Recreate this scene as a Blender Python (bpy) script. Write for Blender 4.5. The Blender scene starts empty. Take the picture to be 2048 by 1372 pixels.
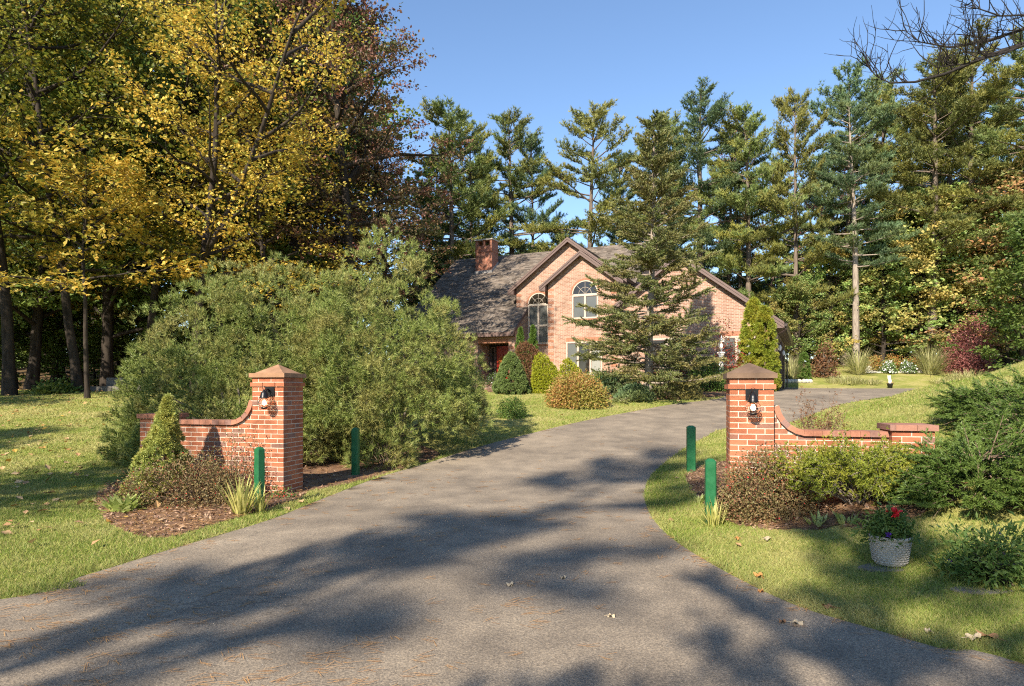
import bpy, math, random
import numpy as np
from mathutils import Vector, Matrix
R = math.radians
SC = bpy.context.scene
COL = SC.collection
pi = math.pi

# ------------------------------------------------------------------ camera, sky, sun, exposure
FPX, CX, HY = 1300.0, 1024.0, 777.0        # focal length and horizon in pixels of the 2048 px photograph
CAMZ = 1.55
cd = bpy.data.cameras.new('camera'); cam = bpy.data.objects.new('camera', cd); COL.objects.link(cam)
cd.sensor_width = 36.0; cd.lens = 36.0 * FPX / 2048.0; cd.shift_y = (HY - 686.0) / 2048.0
cd.clip_start = 0.05; cd.clip_end = 2000
cam.location = (0, 0, CAMZ); cam.rotation_euler = (R(90), 0, 0)
SC.camera = cam

SUN_AZ, SUN_EL = 28.0, 35.0                # light travels towards azimuth 28 deg right of the view axis
w = bpy.data.worlds.new('World'); SC.world = w; w.use_nodes = True
nt = w.node_tree; bg = nt.nodes['Background']
sky = nt.nodes.new('ShaderNodeTexSky'); sky.sky_type = 'NISHITA'; sky.sun_disc = False
sky.sun_elevation = R(SUN_EL); sky.sun_rotation = R(180 + SUN_AZ)
sky.air_density = 1.0; sky.dust_density = 0.1; sky.ozone_density = 3.6
nt.links.new(sky.outputs[0], bg.inputs[0]); bg.inputs[1].default_value = 0.108
sd = bpy.data.lights.new('sun', 'SUN'); sd.energy = 5.0; sd.angle = R(0.55); sd.color = (1.0, 0.90, 0.74)
sun = bpy.data.objects.new('sun', sd); COL.objects.link(sun)
tv = Vector((math.sin(R(SUN_AZ)) * math.cos(R(SUN_EL)), math.cos(R(SUN_AZ)) * math.cos(R(SUN_EL)), -math.sin(R(SUN_EL))))
sun.rotation_euler = tv.to_track_quat('-Z', 'Y').to_euler(); sun.location = (-20, -40, 40)
SC.view_settings.view_transform = 'Standard'; SC.view_settings.look = 'None'
SC.view_settings.exposure = 1.14; SC.view_settings.gamma = 1.0; SC.view_settings.use_curve_mapping = False
SC.render.engine = 'CYCLES'
cy = SC.cycles
cy.max_bounces = 6; cy.diffuse_bounces = 3; cy.glossy_bounces = 2; cy.transmission_bounces = 4; cy.transparent_max_bounces = 6
cy.use_denoising = False; cy.filter_width = 1.15
cy.sample_clamp_indirect = 6.0
try:
    cy.denoiser = 'OPENIMAGEDENOISE'
except Exception:
    pass

# ------------------------------------------------------------------ helpers
def rng_(s): return np.random.default_rng(s)
def nrm(v): return v / np.maximum(np.linalg.norm(v, axis=-1, keepdims=True), 1e-9)

def mk(name, V, F, mat=None, parent=None, smooth=False, link=True):
    """one mesh object out of vertices V (n,3) and faces F (m,k), or a list of such F"""
    V = np.asarray(V, np.float32).reshape(-1, 3)
    Fs = F if isinstance(F, list) else [F]
    Fs = [np.asarray(f, np.int32) for f in Fs if len(f)]
    me = bpy.data.meshes.new(name)
    me.vertices.add(len(V)); me.vertices.foreach_set('co', V.ravel())
    idx = np.concatenate([f.ravel() for f in Fs]); me.loops.add(len(idx)); me.loops.foreach_set('vertex_index', idx)
    starts, o = [], 0
    for f in Fs:
        starts.append(o + np.arange(len(f)) * f.shape[1]); o += f.size
    st = np.concatenate(starts).astype(np.int32)
    me.polygons.add(len(st)); me.polygons.foreach_set('loop_start', st)
    me.update(calc_edges=True)
    if not smooth: me.shade_flat()
    if mat: me.materials.append(mat)
    ob = bpy.data.objects.new(name, me)
    if link: COL.objects.link(ob)
    if parent: ob.parent = parent
    return ob

def tag(o, label=None, cat=None, group=None, kind=None):
    if label: o['label'] = label
    if cat: o['category'] = cat
    if group: o['group'] = group
    if kind: o['kind'] = kind
    return o

def empty(name, loc, rz=0.0, label=None, cat=None, group=None):
    o = bpy.data.objects.new(name, None); COL.objects.link(o); o.location = loc; o.rotation_euler = (0, 0, rz)
    o.empty_display_size = 0.2
    return tag(o, label, cat, group)

def copy_tree(o, loc=None, rz=None, sc=None, label=None, cat=None, group=None, parent=None):
    c = o.copy(); COL.objects.link(c)
    if parent: c.parent = parent
    for ch in list(o.children): copy_tree(ch, parent=c)
    if loc is not None: c.location = loc
    if rz is not None: c.rotation_euler = (0, 0, rz)
    if sc is not None: c.scale = sc if hasattr(sc, '__len__') else (sc, sc, sc)
    tag(c, label, cat, group)
    return c

class MB:
    """collects simple solids, build() links them as one mesh"""
    def __init__(s): s.V = []; s.F = []
    def add(s, V, F):
        n = len(s.V); s.V += [tuple(v) for v in V]; s.F += [tuple(i + n for i in f) for f in F]; return s
    def box(s, x0, x1, y0, y1, z0, z1):
        return s.add([(x0,y0,z0),(x1,y0,z0),(x1,y1,z0),(x0,y1,z0),(x0,y0,z1),(x1,y0,z1),(x1,y1,z1),(x0,y1,z1)],
              [(0,3,2,1),(4,5,6,7),(0,1,5,4),(1,2,6,5),(2,3,7,6),(3,0,4,7)])
    def extrude(s, pts, vec):
        """polygon pts (3d) pushed along vec"""
        n = len(pts); b = [tuple(Vector(p) + Vector(vec)) for p in pts]
        F = [tuple(range(n)), tuple(range(2*n-1, n-1, -1))] + [(i, n+i, n+(i+1)%n, (i+1)%n) for i in range(n)]
        return s.add(list(pts) + b, F)
    def tube(s, pts, r, k=8, cap=True):
        pts = [Vector(p) for p in pts]; rs = r if hasattr(r, '__len__') else [r]*len(pts)
        V = []; F = []; up = Vector((0.13, 0.21, 0.97))
        for i, p in enumerate(pts):
            d = (pts[min(i+1, len(pts)-1)] - pts[max(i-1, 0)]).normalized()
            a = d.cross(up);
            if a.length < 1e-3: a = d.cross(Vector((1, 0, 0)))
            a.normalize(); b = d.cross(a)
            V += [tuple(p + rs[i]*(math.cos(2*pi*j/k)*a + math.sin(2*pi*j/k)*b)) for j in range(k)]
        for i in range(len(pts)-1):
            F += [(i*k+j, (i+1)*k+j, (i+1)*k+(j+1)%k, i*k+(j+1)%k) for j in range(k)]
        if cap: F += [tuple(range(k)), tuple(range(len(V)-1, len(V)-k-1, -1))]
        return s.add(V, F)
    def lathe(s, prof, k=20, c=(0,0,0)):
        """prof: list of (radius, z)"""
        V = [(c[0]+r*math.cos(2*pi*j/k), c[1]+r*math.sin(2*pi*j/k), c[2]+z) for r, z in prof for j in range(k)]
        F = [(i*k+j, i*k+(j+1)%k, (i+1)*k+(j+1)%k, (i+1)*k+j) for i in range(len(prof)-1) for j in range(k)]
        return s.add(V, F)
    def build(s, name, mat, parent=None, smooth=False):
        me = bpy.data.meshes.new(name); me.from_pydata(s.V, [], s.F); me.update()
        if smooth: me.shade_smooth()
        if mat: me.materials.append(mat)
        o = bpy.data.objects.new(name, me); COL.objects.link(o)
        if parent: o.parent = parent
        return o

# ---- vectorised foliage pieces; each returns (V, F)
def blades(P, D, K, L, W, spread, rg, up=0.0):
    """K narrow triangles at each anchor P, pointing about D"""
    N = len(P); P = np.repeat(P, K, 0); D = np.repeat(D, K, 0)
    d = nrm(D + rg.normal(size=P.shape) * spread + np.array([0, 0, up]))
    s = nrm(np.cross(d, rg.normal(size=P.shape))); l = (L * rg.uniform(.7, 1.25, len(P)))[:, None]; h = W * .5
    V = np.stack([P - s*h, P + s*h, P + d*l], 1).reshape(-1, 3)
    return V, np.arange(len(V)).reshape(-1, 3)

def leaves(P, L, W, rg, upb=.5, D=None, curl=.15, sd=.0):
    """one kinked diamond leaf at each P; upb pushes the normals upwards, D (optional) gives the leaf's pointing"""
    N = len(P); n = nrm(rg.normal(size=(N, 3)) + np.array([0, 0, upb * 2]))
    t = rg.normal(size=(N, 3)) if D is None else D + rg.normal(size=(N, 3)) * .5
    t = nrm(t - n * np.sum(t * n, 1, keepdims=True)); b = np.cross(n, t)
    l = (L * rg.uniform(.65, 1.3, N))[:, None]; w = W / L * l
    V = np.stack([P, P + t*l*.45 + b*w*.5 + n*l*curl, P + t*l, P + t*l*.45 - b*w*.5 + n*l*curl], 1).reshape(-1, 3)
    return V, np.arange(4 * N).reshape(-1, 4)

def lobed(P, L, rg, upb=.5):
    """maple leaf of five points (a fan of 3 kites, 12 vertices)"""
    N = len(P); n = nrm(rg.normal(size=(N, 3)) + np.array([0, 0, upb * 2]))
    t = rg.normal(size=(N, 3)); t = nrm(t - n * np.sum(t * n, 1, keepdims=True)); b = np.cross(n, t)
    l = (L * rg.uniform(.65, 1.3, N))[:, None]
    out = []
    for a, k in ((0, 1.0), (1.0, .86), (-1.0, .86)):
        tt = t*math.cos(a) + b*math.sin(a); bb = -t*math.sin(a) + b*math.cos(a); m = l * k
        out += [P, P + tt*m*.5 + bb*m*.3 + n*m*.1, P + tt*m - n*m*.08, P + tt*m*.5 - bb*m*.3 + n*m*.1]
    V = np.stack(out, 1).reshape(-1, 3)
    return V, np.arange(12 * N).reshape(-1, 4)

def arcs(base, az, lean, L, W, rg, seg=4, droop=1.0):
    """arching strap leaves: base (N,3), az, lean angle from vertical, length"""
    N = len(base); V = []; ax = np.stack([np.cos(az), np.sin(az), np.zeros(N)], 1); sd = np.stack([-np.sin(az), np.cos(az), np.zeros(N)], 1)
    p = base.copy(); ang = lean.copy()
    for i in range(seg + 1):
        f = i / seg; wd = (W * (1 - f**2) * (.55 + .45*min(1, f*3)) * .5 + .0005); V += [p - sd*wd, p + sd*wd]
        st = (L / seg)[:, None]; p = p + st * (ax * np.sin(ang)[:, None] + np.array([0, 0, 1]) * np.cos(ang)[:, None])
        ang = ang + droop * (.25 + .75*f) / seg
    V = np.stack(V, 1); k = 2 * (seg + 1); o = (np.arange(N) * k)[:, None, None]
    q = np.array([[2*i, 2*i+1, 2*i+3, 2*i+2] for i in range(seg)])[None]
    return V.reshape(-1, 3), (o + q).reshape(-1, 4)

def tubes(lines, k=5):
    """lines: list of (points (n,3), radii (n)); k-sided tubes"""
    Vs, Fs, o = [], [], 0
    for pts, rs in lines:
        pts = np.asarray(pts, float); n = len(pts); d = np.gradient(pts, axis=0); d = nrm(d)
        ref = np.array([.13, .31, .94]) if abs(d[0, 2]) < .85 else np.array([.9, .3, .1])
        a = nrm(np.cross(d, ref)); b = np.cross(d, a); th = np.arange(k) * 2 * pi / k
        r = np.asarray(rs, float)[:, None, None]
        ring = pts[:, None] + r * (np.cos(th)[None, :, None] * a[:, None] + np.sin(th)[None, :, None] * b[:, None])
        Vs.append(ring.reshape(-1, 3)); i = np.arange(n - 1)[:, None] * k; j = np.arange(k)[None]; j2 = (j + 1) % k
        Fs.append((o + np.stack([i + j, i + j2, i + k + j2, i + k + j], -1)).reshape(-1, 4)); o += n * k
    return np.concatenate(Vs), np.concatenate(Fs)

def join(*vf):
    Vs, Fs, o = [], [], 0
    for V, F in vf: Vs.append(V); Fs.append(F + o); o += len(V)
    ks = sorted({f.shape[1] for f in Fs})
    return np.concatenate(Vs), [np.concatenate([f for f in Fs if f.shape[1] == k]) for k in ks]

def bumps(D, rg, n=14, amp=.22, kap=9.0):
    """smooth lumpy factor over directions D"""
    c = nrm(rg.normal(size=(n, 3)) + np.array([0, 0, .4])); a = rg.uniform(.3, 1, n) * amp
    return 1 - amp*.55 + np.sum(a[None] * np.exp(kap * (D @ c.T - 1)), 1)

# ------------------------------------------------------------------ materials
class NT:
    def __init__(s, name):
        s.m = bpy.data.materials.new(name); s.m.use_nodes = True; s.t = s.m.node_tree; s.n = s.t.nodes
        s.b = s.n['Principled BSDF']; s.out = s.n['Material Output']
    def new(s, typ, **kw):
        n = s.n.new(typ)
        for k, v in kw.items(): setattr(n, k, v)
        return n
    def lk(s, a, b): s.t.links.new(a, b)
    def ramp(s, fac, stops, interp='LINEAR'):
        r = s.new('ShaderNodeValToRGB'); e = r.color_ramp.elements; r.color_ramp.interpolation = interp
        while len(e) < len(stops): e.new(.5)
        for x, (p, c) in zip(e, stops): x.position = p; x.color = (*c, 1) if len(c) == 3 else c
        s.lk(fac, r.inputs[0]); return r.outputs[0]
    def noise(s, scale, detail=4, vec=None, rough=.55, obj=True):
        n = s.new('ShaderNodeTexNoise'); n.inputs['Scale'].default_value = scale; n.inputs['Detail'].default_value = detail
        n.inputs['Roughness'].default_value = rough
        if vec is None:
            if not hasattr(s, 'tc'): s.tc = s.new('ShaderNodeTexCoord')
            vec = s.tc.outputs['Object']
        s.lk(vec, n.inputs['Vector']); return n.outputs['Fac']
    def mix(s, fac, a, b, typ='MIX'):
        n = s.new('ShaderNodeMix', data_type='RGBA', blend_type=typ)
        for i, v in ((0, fac), (6, a), (7, b)):
            if hasattr(v, 'is_output'): s.lk(v, n.inputs[i])
            elif i == 0: n.inputs[0].default_value = v
            else: n.inputs[i].default_value = (*v, 1)
        return n.outputs[2]
    def math(s, op, a, b=0.0):
        n = s.new('ShaderNodeMath', operation=op)
        for i, v in ((0, a), (1, b)):
            if hasattr(v, 'is_output'): s.lk(v, n.inputs[i])
            else: n.inputs[i].default_value = v
        return n.outputs[0]
    def bump(s, h, strength=.4, dist=.01):
        n = s.new('ShaderNodeBump'); n.inputs['Strength'].default_value = strength; n.inputs['Distance'].default_value = dist
        s.lk(h, n.inputs['Height']); s.lk(n.outputs[0], s.b.inputs['Normal'])
    def set(s, **kw):
        for k, v in kw.items():
            i = s.b.inputs[k]
            if hasattr(v, 'is_output'): s.lk(v, i)
            elif hasattr(v, '__len__') and len(v) == 3: i.default_value = (*v, 1)
            else: i.default_value = v
        return s

def plain(name, col, rough=.6, var=.15, scale=6.0, metal=0.0, bump=0.0, spec=.4):
    t = NT(name); a = tuple(c*(1-var) for c in col); b = tuple(min(1, c*(1+var)) for c in col)
    f = t.noise(scale); c = t.ramp(f, [(.3, a), (.7, b)])
    t.set(**{'Base Color': c, 'Roughness': rough, 'Metallic': metal, 'Specular IOR Level': spec})
    if bump: t.bump(t.noise(scale*6, 5), bump, .005)
    return t.m

def foliage(name, cols, trans=.35, patch=None, patch_scale=.6, objvar=.25, rough=.5, spec=.35, seedcol=None, patch_amt=.7, gain=1.0):
    """leaf colours picked per leaf from cols, drifting between clumps (patch) and from plant to plant"""
    t = NT(name); geo = t.new('ShaderNodeNewGeometry'); oi = t.new('ShaderNodeObjectInfo')
    cols = [tuple(min(.8, v*gain) for v in c) for c in cols]; patch = patch and tuple(min(.8, v*gain) for v in patch)
    n = len(cols); base = t.ramp(geo.outputs['Random Per Island'], [(i / max(1, n-1), c) for i, c in enumerate(cols)])
    if patch:
        f = t.noise(patch_scale, 3); m = t.ramp(f, [(.46, (0,0,0)), (.62, (patch_amt,)*3)])
        base = t.mix(m, base, t.mix(.3, patch, base))
    v = t.math('MULTIPLY_ADD', oi.outputs['Random'], 2*objvar); v.node.inputs[2].default_value = 1 - objvar
    base = t.mix(1.0, base, (1,1,1), 'MULTIPLY') if False else base
    sc = t.new('ShaderNodeVectorMath', operation='SCALE'); t.lk(base, sc.inputs[0]); t.lk(v, sc.inputs['Scale']); base = sc.outputs[0]
    t.set(**{'Base Color': base, 'Roughness': rough, 'Specular IOR Level': spec})
    if trans > 0:
        tr = t.new('ShaderNodeBsdfTranslucent'); t.lk(base, tr.inputs[0]); mx = t.new('ShaderNodeMixShader'); mx.inputs[0].default_value = trans
        t.lk(t.b.outputs[0], mx.inputs[1]); t.lk(tr.outputs[0], mx.inputs[2]); t.lk(mx.outputs[0], t.out.inputs[0])
    return t.m

def bark(name, c0, c1, sc=5.0):
    t = NT(name); tc = t.new('ShaderNodeTexCoord'); mp = t.new('ShaderNodeMapping'); mp.inputs['Scale'].default_value = (sc, sc, sc*.22)
    t.lk(tc.outputs['Object'], mp.inputs[0]); f = t.noise(1.6, 6, mp.outputs[0], .65)
    oi = t.new('ShaderNodeObjectInfo'); c = t.ramp(f, [(.32, c0), (.66, c1)])
    t.set(**{'Base Color': c, 'Roughness': .9, 'Specular IOR Level': .15}); t.bump(f, .9, .03); return t.m

M = {}
M['lf_yellow'] = foliage('yellow_maple_leaf', [(.29,.18,.028), (.37,.235,.034), (.44,.30,.055), (.33,.27,.05), (.19,.20,.035)], .38, (.15,.17,.03), .35, patch_amt=.8, gain=1.55)
M['lf_yellowgreen'] = foliage('yellow_green_leaf', [(.14,.17,.025), (.22,.21,.025), (.30,.24,.03), (.09,.13,.022), (.38,.25,.03)], .42, (.09,.13,.02), .35, gain=1.3)
M['lf_orange'] = foliage('orange_leaf', [(.36,.15,.02), (.40,.20,.03), (.30,.09,.025), (.22,.16,.03)], .4, (.12,.13,.025), .5, gain=1.3)
M['lf_red'] = foliage('maroon_leaf', [(.05,.042,.014), (.085,.055,.02), (.15,.06,.04), (.20,.10,.075), (.09,.03,.022), (.055,.06,.018)], .3, (.055,.075,.02), .4, patch_amt=.85, gain=1.7)
M['lf_green'] = foliage('green_leaf', [(.040,.070,.014), (.06,.095,.02), (.085,.12,.026), (.05,.08,.02)], .4, (.16,.15,.025), .3, patch_amt=.55, gain=1.8)
M['lf_mixed'] = foliage('mixed_autumn_leaf', [(.065,.105,.026), (.09,.135,.035), (.12,.165,.05), (.15,.18,.055)], .38, (.27,.15,.05), .45, patch_amt=.72, gain=2.6)
M['lf_coral'] = foliage('coral_leaf', [(.30,.14,.07), (.34,.18,.08), (.20,.17,.06), (.13,.15,.045)], .38, (.10,.14,.04), .4, patch_amt=.85, gain=1.5)
M['lf_burgundy'] = foliage('burgundy_leaf', [(.16,.05,.05), (.22,.08,.07), (.10,.035,.035), (.26,.12,.10)], .35, gain=1.8)
M['nd_pine'] = foliage('pine_needle', [(.055,.080,.024), (.080,.105,.030), (.11,.13,.036), (.065,.095,.04)], .22, (.19,.155,.028), .32, patch_amt=.75, gain=2.3)
M['nd_pinegold'] = foliage('golden_pine_needle', [(.10,.105,.026), (.14,.135,.032), (.17,.15,.034), (.085,.105,.034)], .22, (.075,.105,.04), .35, patch_amt=.8, gain=1.8)
M['nd_pineblue'] = foliage('blue_green_pine_needle', [(.045,.078,.038), (.065,.10,.05), (.085,.12,.05)], .22, (.13,.13,.03), .3, patch_amt=.6, gain=2.1)
M['nd_mugo'] = foliage('shrub_pine_needle', [(.080,.115,.026), (.115,.15,.034), (.15,.18,.044), (.18,.19,.052), (.095,.135,.032)], .12, (.25,.185,.07), 1.5, patch_amt=.62, objvar=.05, gain=1.6)
M['nd_spruce'] = foliage('spruce_needle', [(.040,.052,.018), (.06,.07,.022), (.085,.085,.026), (.05,.062,.026)], .15, (.13,.085,.03), .8, patch_amt=.5, gain=2.4)
M['nd_dwarf'] = foliage('dwarf_spruce_needle', [(.13,.16,.04), (.18,.20,.05), (.22,.22,.055), (.10,.135,.04)], .2, (.24,.19,.04), 2.5, objvar=.05, gain=2.1)
M['nd_dwarfgreen'] = foliage('green_dwarf_spruce_needle', [(.085,.125,.035), (.115,.155,.045), (.14,.175,.055)], .2, objvar=.05, gain=1.5)
M['nd_thuja'] = foliage('arborvitae_spray', [(.15,.20,.022), (.21,.25,.03), (.27,.28,.035), (.12,.17,.025)], .28, (.34,.25,.03), 1.6, patch_amt=.55, objvar=.05, gain=1.35)
M['nd_thujagreen'] = foliage('green_arborvitae_spray', [(.055,.10,.02), (.085,.14,.025), (.11,.17,.03)], .25, objvar=.08, gain=1.4)
M['nd_gold'] = foliage('golden_globe_spray', [(.26,.30,.02), (.34,.36,.03), (.40,.38,.03), (.19,.24,.02)], .3, objvar=.08, gain=1.2)
M['nd_juniper'] = foliage('juniper_spray', [(.038,.070,.014), (.058,.095,.018), (.085,.125,.024), (.05,.085,.020)], .2, (.13,.155,.026), .9, objvar=.05, patch_amt=.5, gain=1.6)
M['nd_yew'] = foliage('yew_needle', [(.12,.155,.02), (.17,.20,.025), (.22,.23,.03), (.08,.12,.02)], .25, (.28,.24,.03), 2.0, objvar=.05, gain=1.35)
M['lf_barberry'] = foliage('barberry_leaf', [(.085,.085,.032), (.13,.10,.042), (.17,.075,.045), (.11,.12,.04), (.20,.12,.06)], .25, (.17,.12,.055), 1.5, objvar=.1, gain=1.5)
M['lf_brownred'] = foliage('brown_red_leaf', [(.12,.055,.03), (.16,.075,.035), (.10,.065,.03)], .25, objvar=.05, gain=1.4)
M['lf_spirea'] = foliage('spirea_leaf', [(.20,.20,.04), (.27,.17,.05), (.30,.13,.05), (.15,.17,.035)], .3, (.20,.22,.04), .9, objvar=.05, gain=1.4)
M['lf_burning'] = foliage('burning_bush_leaf', [(.30,.03,.03), (.38,.05,.04), (.20,.10,.03), (.12,.14,.03)], .3, objvar=.05)
M['lf_hosta'] = foliage('hosta_leaf', [(.30,.38,.08), (.40,.46,.14), (.52,.55,.24)], .35, objvar=.05)
M['lf_iris'] = foliage('iris_blade', [(.34,.36,.08), (.48,.46,.14), (.56,.50,.18)], .35, objvar=.05)
M['lf_plant'] = foliage('bedding_leaf', [(.075,.14,.03), (.11,.18,.04), (.15,.21,.05)], .3, objvar=.08)
M['lf_fountain'] = foliage('fountain_grass_blade', [(.34,.36,.13), (.46,.44,.20), (.52,.47,.25), (.28,.32,.10)], .35, objvar=.1)
M['pt_white'] = foliage('white_petal', [(.75,.74,.70), (.85,.84,.8)], .2, objvar=0)
M['pt_orange'] = foliage('rust_petal', [(.38,.15,.04), (.45,.20,.05), (.20,.12,.03)], .2, objvar=0)
M['pt_red'] = foliage('red_petal', [(.62,.02,.03), (.75,.04,.05)], .2, objvar=0)
M['pt_purple'] = foliage('purple_petal', [(.09,.03,.25), (.14,.04,.32)], .2, objvar=0)
M['bk_dark'] = bark('dark_bark', (.020,.015,.012), (.058,.046,.036))
M['bk_grey'] = bark('grey_bark', (.09,.075,.06), (.24,.20,.165))
M['bk_pine'] = bark('pine_bark', (.075,.058,.045), (.20,.155,.12))
M['bk_light'] = bark('pale_bark', (.16,.125,.10), (.36,.30,.24))
M['bk_twig'] = bark('twig_bark', (.10,.07,.05), (.24,.17,.12), 12)
M['bk_black'] = bark('dead_branch_bark', (.012,.010,.010), (.04,.034,.03), 12)

def mat_brick(name, c1, c2, mortar, offs=0.0):
    t = NT(name); tc = t.new('ShaderNodeTexCoord'); sx = t.new('ShaderNodeSeparateXYZ'); t.lk(tc.outputs['Object'], sx.inputs[0])
    u = t.math('ADD', sx.outputs[0], sx.outputs[1]); cb = t.new('ShaderNodeCombineXYZ'); t.lk(u, cb.inputs[0]); t.lk(sx.outputs[2], cb.inputs[1])
    bt = t.new('ShaderNodeTexBrick'); t.lk(cb.outputs[0], bt.inputs['Vector'])
    for k, v in (('Scale', 1.0), ('Mortar Size', .0065), ('Mortar Smooth', .15), ('Bias', -.1), ('Brick Width', .2032), ('Row Height', .0677)): bt.inputs[k].default_value = v
    bt.inputs['Color1'].default_value = (*c1, 1); bt.inputs['Color2'].default_value = (*c2, 1); bt.inputs['Mortar'].default_value = (*mortar, 1)
    f = t.noise(1.3, 4); c = t.mix(1.0, bt.outputs['Color'], t.ramp(f, [(.3, (.82,.80,.78)), (.7, (1.12,1.1,1.1))]), 'MULTIPLY')
    t.set(**{'Base Color': c, 'Roughness': .88, 'Specular IOR Level': .25})
    iv = t.math('SUBTRACT', 1.0, bt.outputs['Fac']); t.bump(t.math('ADD', iv, t.math('MULTIPLY', t.noise(60, 3), .3)), .7, .008)
    return t.m
M['house_brick'] = mat_brick('house_brick', (.265,.138,.095), (.385,.240,.176), (.52,.45,.37))
M['chimney_brick'] = mat_brick('chimney_brick', (.27,.09,.05), (.36,.14,.085), (.36,.28,.22))

def mat_unit_brick(name, stops, rough=.85):
    """one brick per object: colour by Object Info"""
    t = NT(name); oi = t.new('ShaderNodeObjectInfo'); c = t.ramp(oi.outputs['Random'], stops); tc = t.new('ShaderNodeTexCoord'); gp__ = t.new('ShaderNodeNewGeometry')
    st = t.noise(2.6, 5, gp__.outputs['Position'], .7); c = t.mix(1.0, c, t.ramp(st, [(.32, (.62,.58,.56)), (.5, (1,1,1)), (.70, (1.22,1.26,1.3))]), 'MULTIPLY')
    f = t.noise(9, 5, tc.outputs['Generated']); g = t.noise(40, 3, tc.outputs['Generated'])
    c = t.mix(1.0, c, t.ramp(f, [(.3, (.80,.80,.80)), (.7, (1.14,1.12,1.1))]), 'MULTIPLY')
    t.set(**{'Base Color': c, 'Roughness': rough, 'Specular IOR Level': .25}); t.bump(g, .5, .004); return t.m
M['gate_brick'] = mat_unit_brick('gate_brick', [(0,(.28,.092,.048)), (.25,(.335,.118,.060)), (.55,(.375,.138,.072)), (.8,(.32,.125,.070)), (.9,(.24,.11,.075)), (1,(.21,.12,.095))])
M['gate_brick_stuff'] = mat_unit_brick('gate_brick_back', [(0,(.36,.12,.055)), (1,(.36,.12,.055))])
M['coping_brick'] = mat_unit_brick('coping_brick', [(0,(.30,.13,.085)), (.4,(.36,.16,.10)), (.75,(.27,.14,.105)), (1,(.22,.13,.11))])
M['cap_brown'] = plain('cap_brownstone', (.27,.15,.085), .85, .25, 5, bump=.5)
M['cap_dark'] = plain('stained_cap_stone', (.135,.085,.056), .85, .3, 5, bump=.5)
M['mortar'] = plain('mortar', (.54,.455,.37), .95, .1, 12, bump=.4)
M['trim'] = plain('brown_trim_paint', (.115,.072,.062), .5, .08)
M['soffit'] = plain('olive_soffit', (.17,.14,.09), .6, .08)
M['frame'] = plain('taupe_window_frame', (.43,.36,.29), .5, .06)
M['gutter'] = plain('dark_gutter', (.045,.032,.028), .35, .08)
M['siding'] = plain('olive_clapboard', (.20,.165,.10), .7, .1, 3)
M['garage_door'] = plain('dark_garage_door', (.035,.026,.022), .85, .1, spec=.1)
M['white'] = plain('white_paint', (.74,.72,.68), .55, .06)
t = NT('green_paint'); f = t.noise(7, 6, rough=.7); g_ = t.noise(38, 4, rough=.7); c = t.ramp(f, [(.3,(.007,.080,.028)), (.7,(.016,.125,.046))])
c = t.mix(t.ramp(g_, [(.66,(0,0,0)), (.74,(.55,.55,.55))]), c, (.10,.13,.08)); t.set(**{'Base Color': c, 'Roughness': t.ramp(f, [(.3,(.28,)*3), (.7,(.55,)*3)]), 'Specular IOR Level': .45}); M['green_paint'] = t.m
M['black_metal'] = plain('black_metal', (.018,.018,.02), .35, .2, 14, metal=.5)
M['concrete'] = plain('concrete', (.42,.38,.33), .9, .15, 9, bump=.6)
M['stone'] = plain('pale_stone', (.50,.46,.38), .9, .18, 5, bump=.6)
M['greystone'] = plain('grey_stone', (.15,.135,.115), .9, .18, 5, bump=.6)
M['lead'] = plain('lead_flashing', (.27,.25,.24), .6, .1)
M['dark_in'] = plain('dark_interior', (.02,.014,.012), .8, .1)
M['door_red'] = plain('red_door_paint', (.30,.022,.012), .3, .3, 4)
M['straw'] = plain('wreath_straw', (.55,.20,.04), .8, .3, 20)
M['black_pot'] = plain('black_plastic', (.02,.02,.02), .5, .1)

t = NT('window_glass'); f = t.noise(.8, 2)
t.set(**{'Base Color': t.ramp(f, [(.3,(.075,.078,.075)), (.7,(.11,.112,.105))]), 'Roughness': .12, 'Specular IOR Level': .5}); M['glass'] = t.m
t = NT('dark_glass'); t.set(**{'Base Color': (.022,.018,.014), 'Roughness': .06, 'Specular IOR Level': .6}); M['glass_dark'] = t.m
t = NT('curtain'); t.set(**{'Base Color': (.26,.26,.235), 'Roughness': .25, 'Specular IOR Level': .5}); M['curtain'] = t.m
t = NT('lamp_glass'); t.set(**{'Base Color': (1,1,1), 'Roughness': .02, 'Transmission Weight': 1.0, 'IOR': 1.08}); M['lamp_glass'] = t.m
def emit(name, col, s):
    t = NT(name); t.set(**{'Base Color': (.9,.85,.75), 'Emission Color': col, 'Emission Strength': s}); return t.m
M['bulb'] = emit('lit_bulb', (1.0,.74,.45), 12.0)

# roof shingles: colour by tab
t = NT('roof_shingle'); geo = t.new('ShaderNodeNewGeometry')
c = t.ramp(geo.outputs['Random Per Island'], [(0,(.085,.068,.055)), (.3,(.14,.115,.095)), (.6,(.19,.16,.135)), (.85,(.22,.175,.14)), (1,(.12,.10,.085))])
f = t.noise(45, 3); c = t.mix(1.0, c, t.ramp(f, [(.3,(.8,.8,.8)), (.7,(1.15,1.15,1.15))]), 'MULTIPLY')
t.set(**{'Base Color': c, 'Roughness': .95, 'Specular IOR Level': .15}); M['shingle'] = t.m

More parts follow.
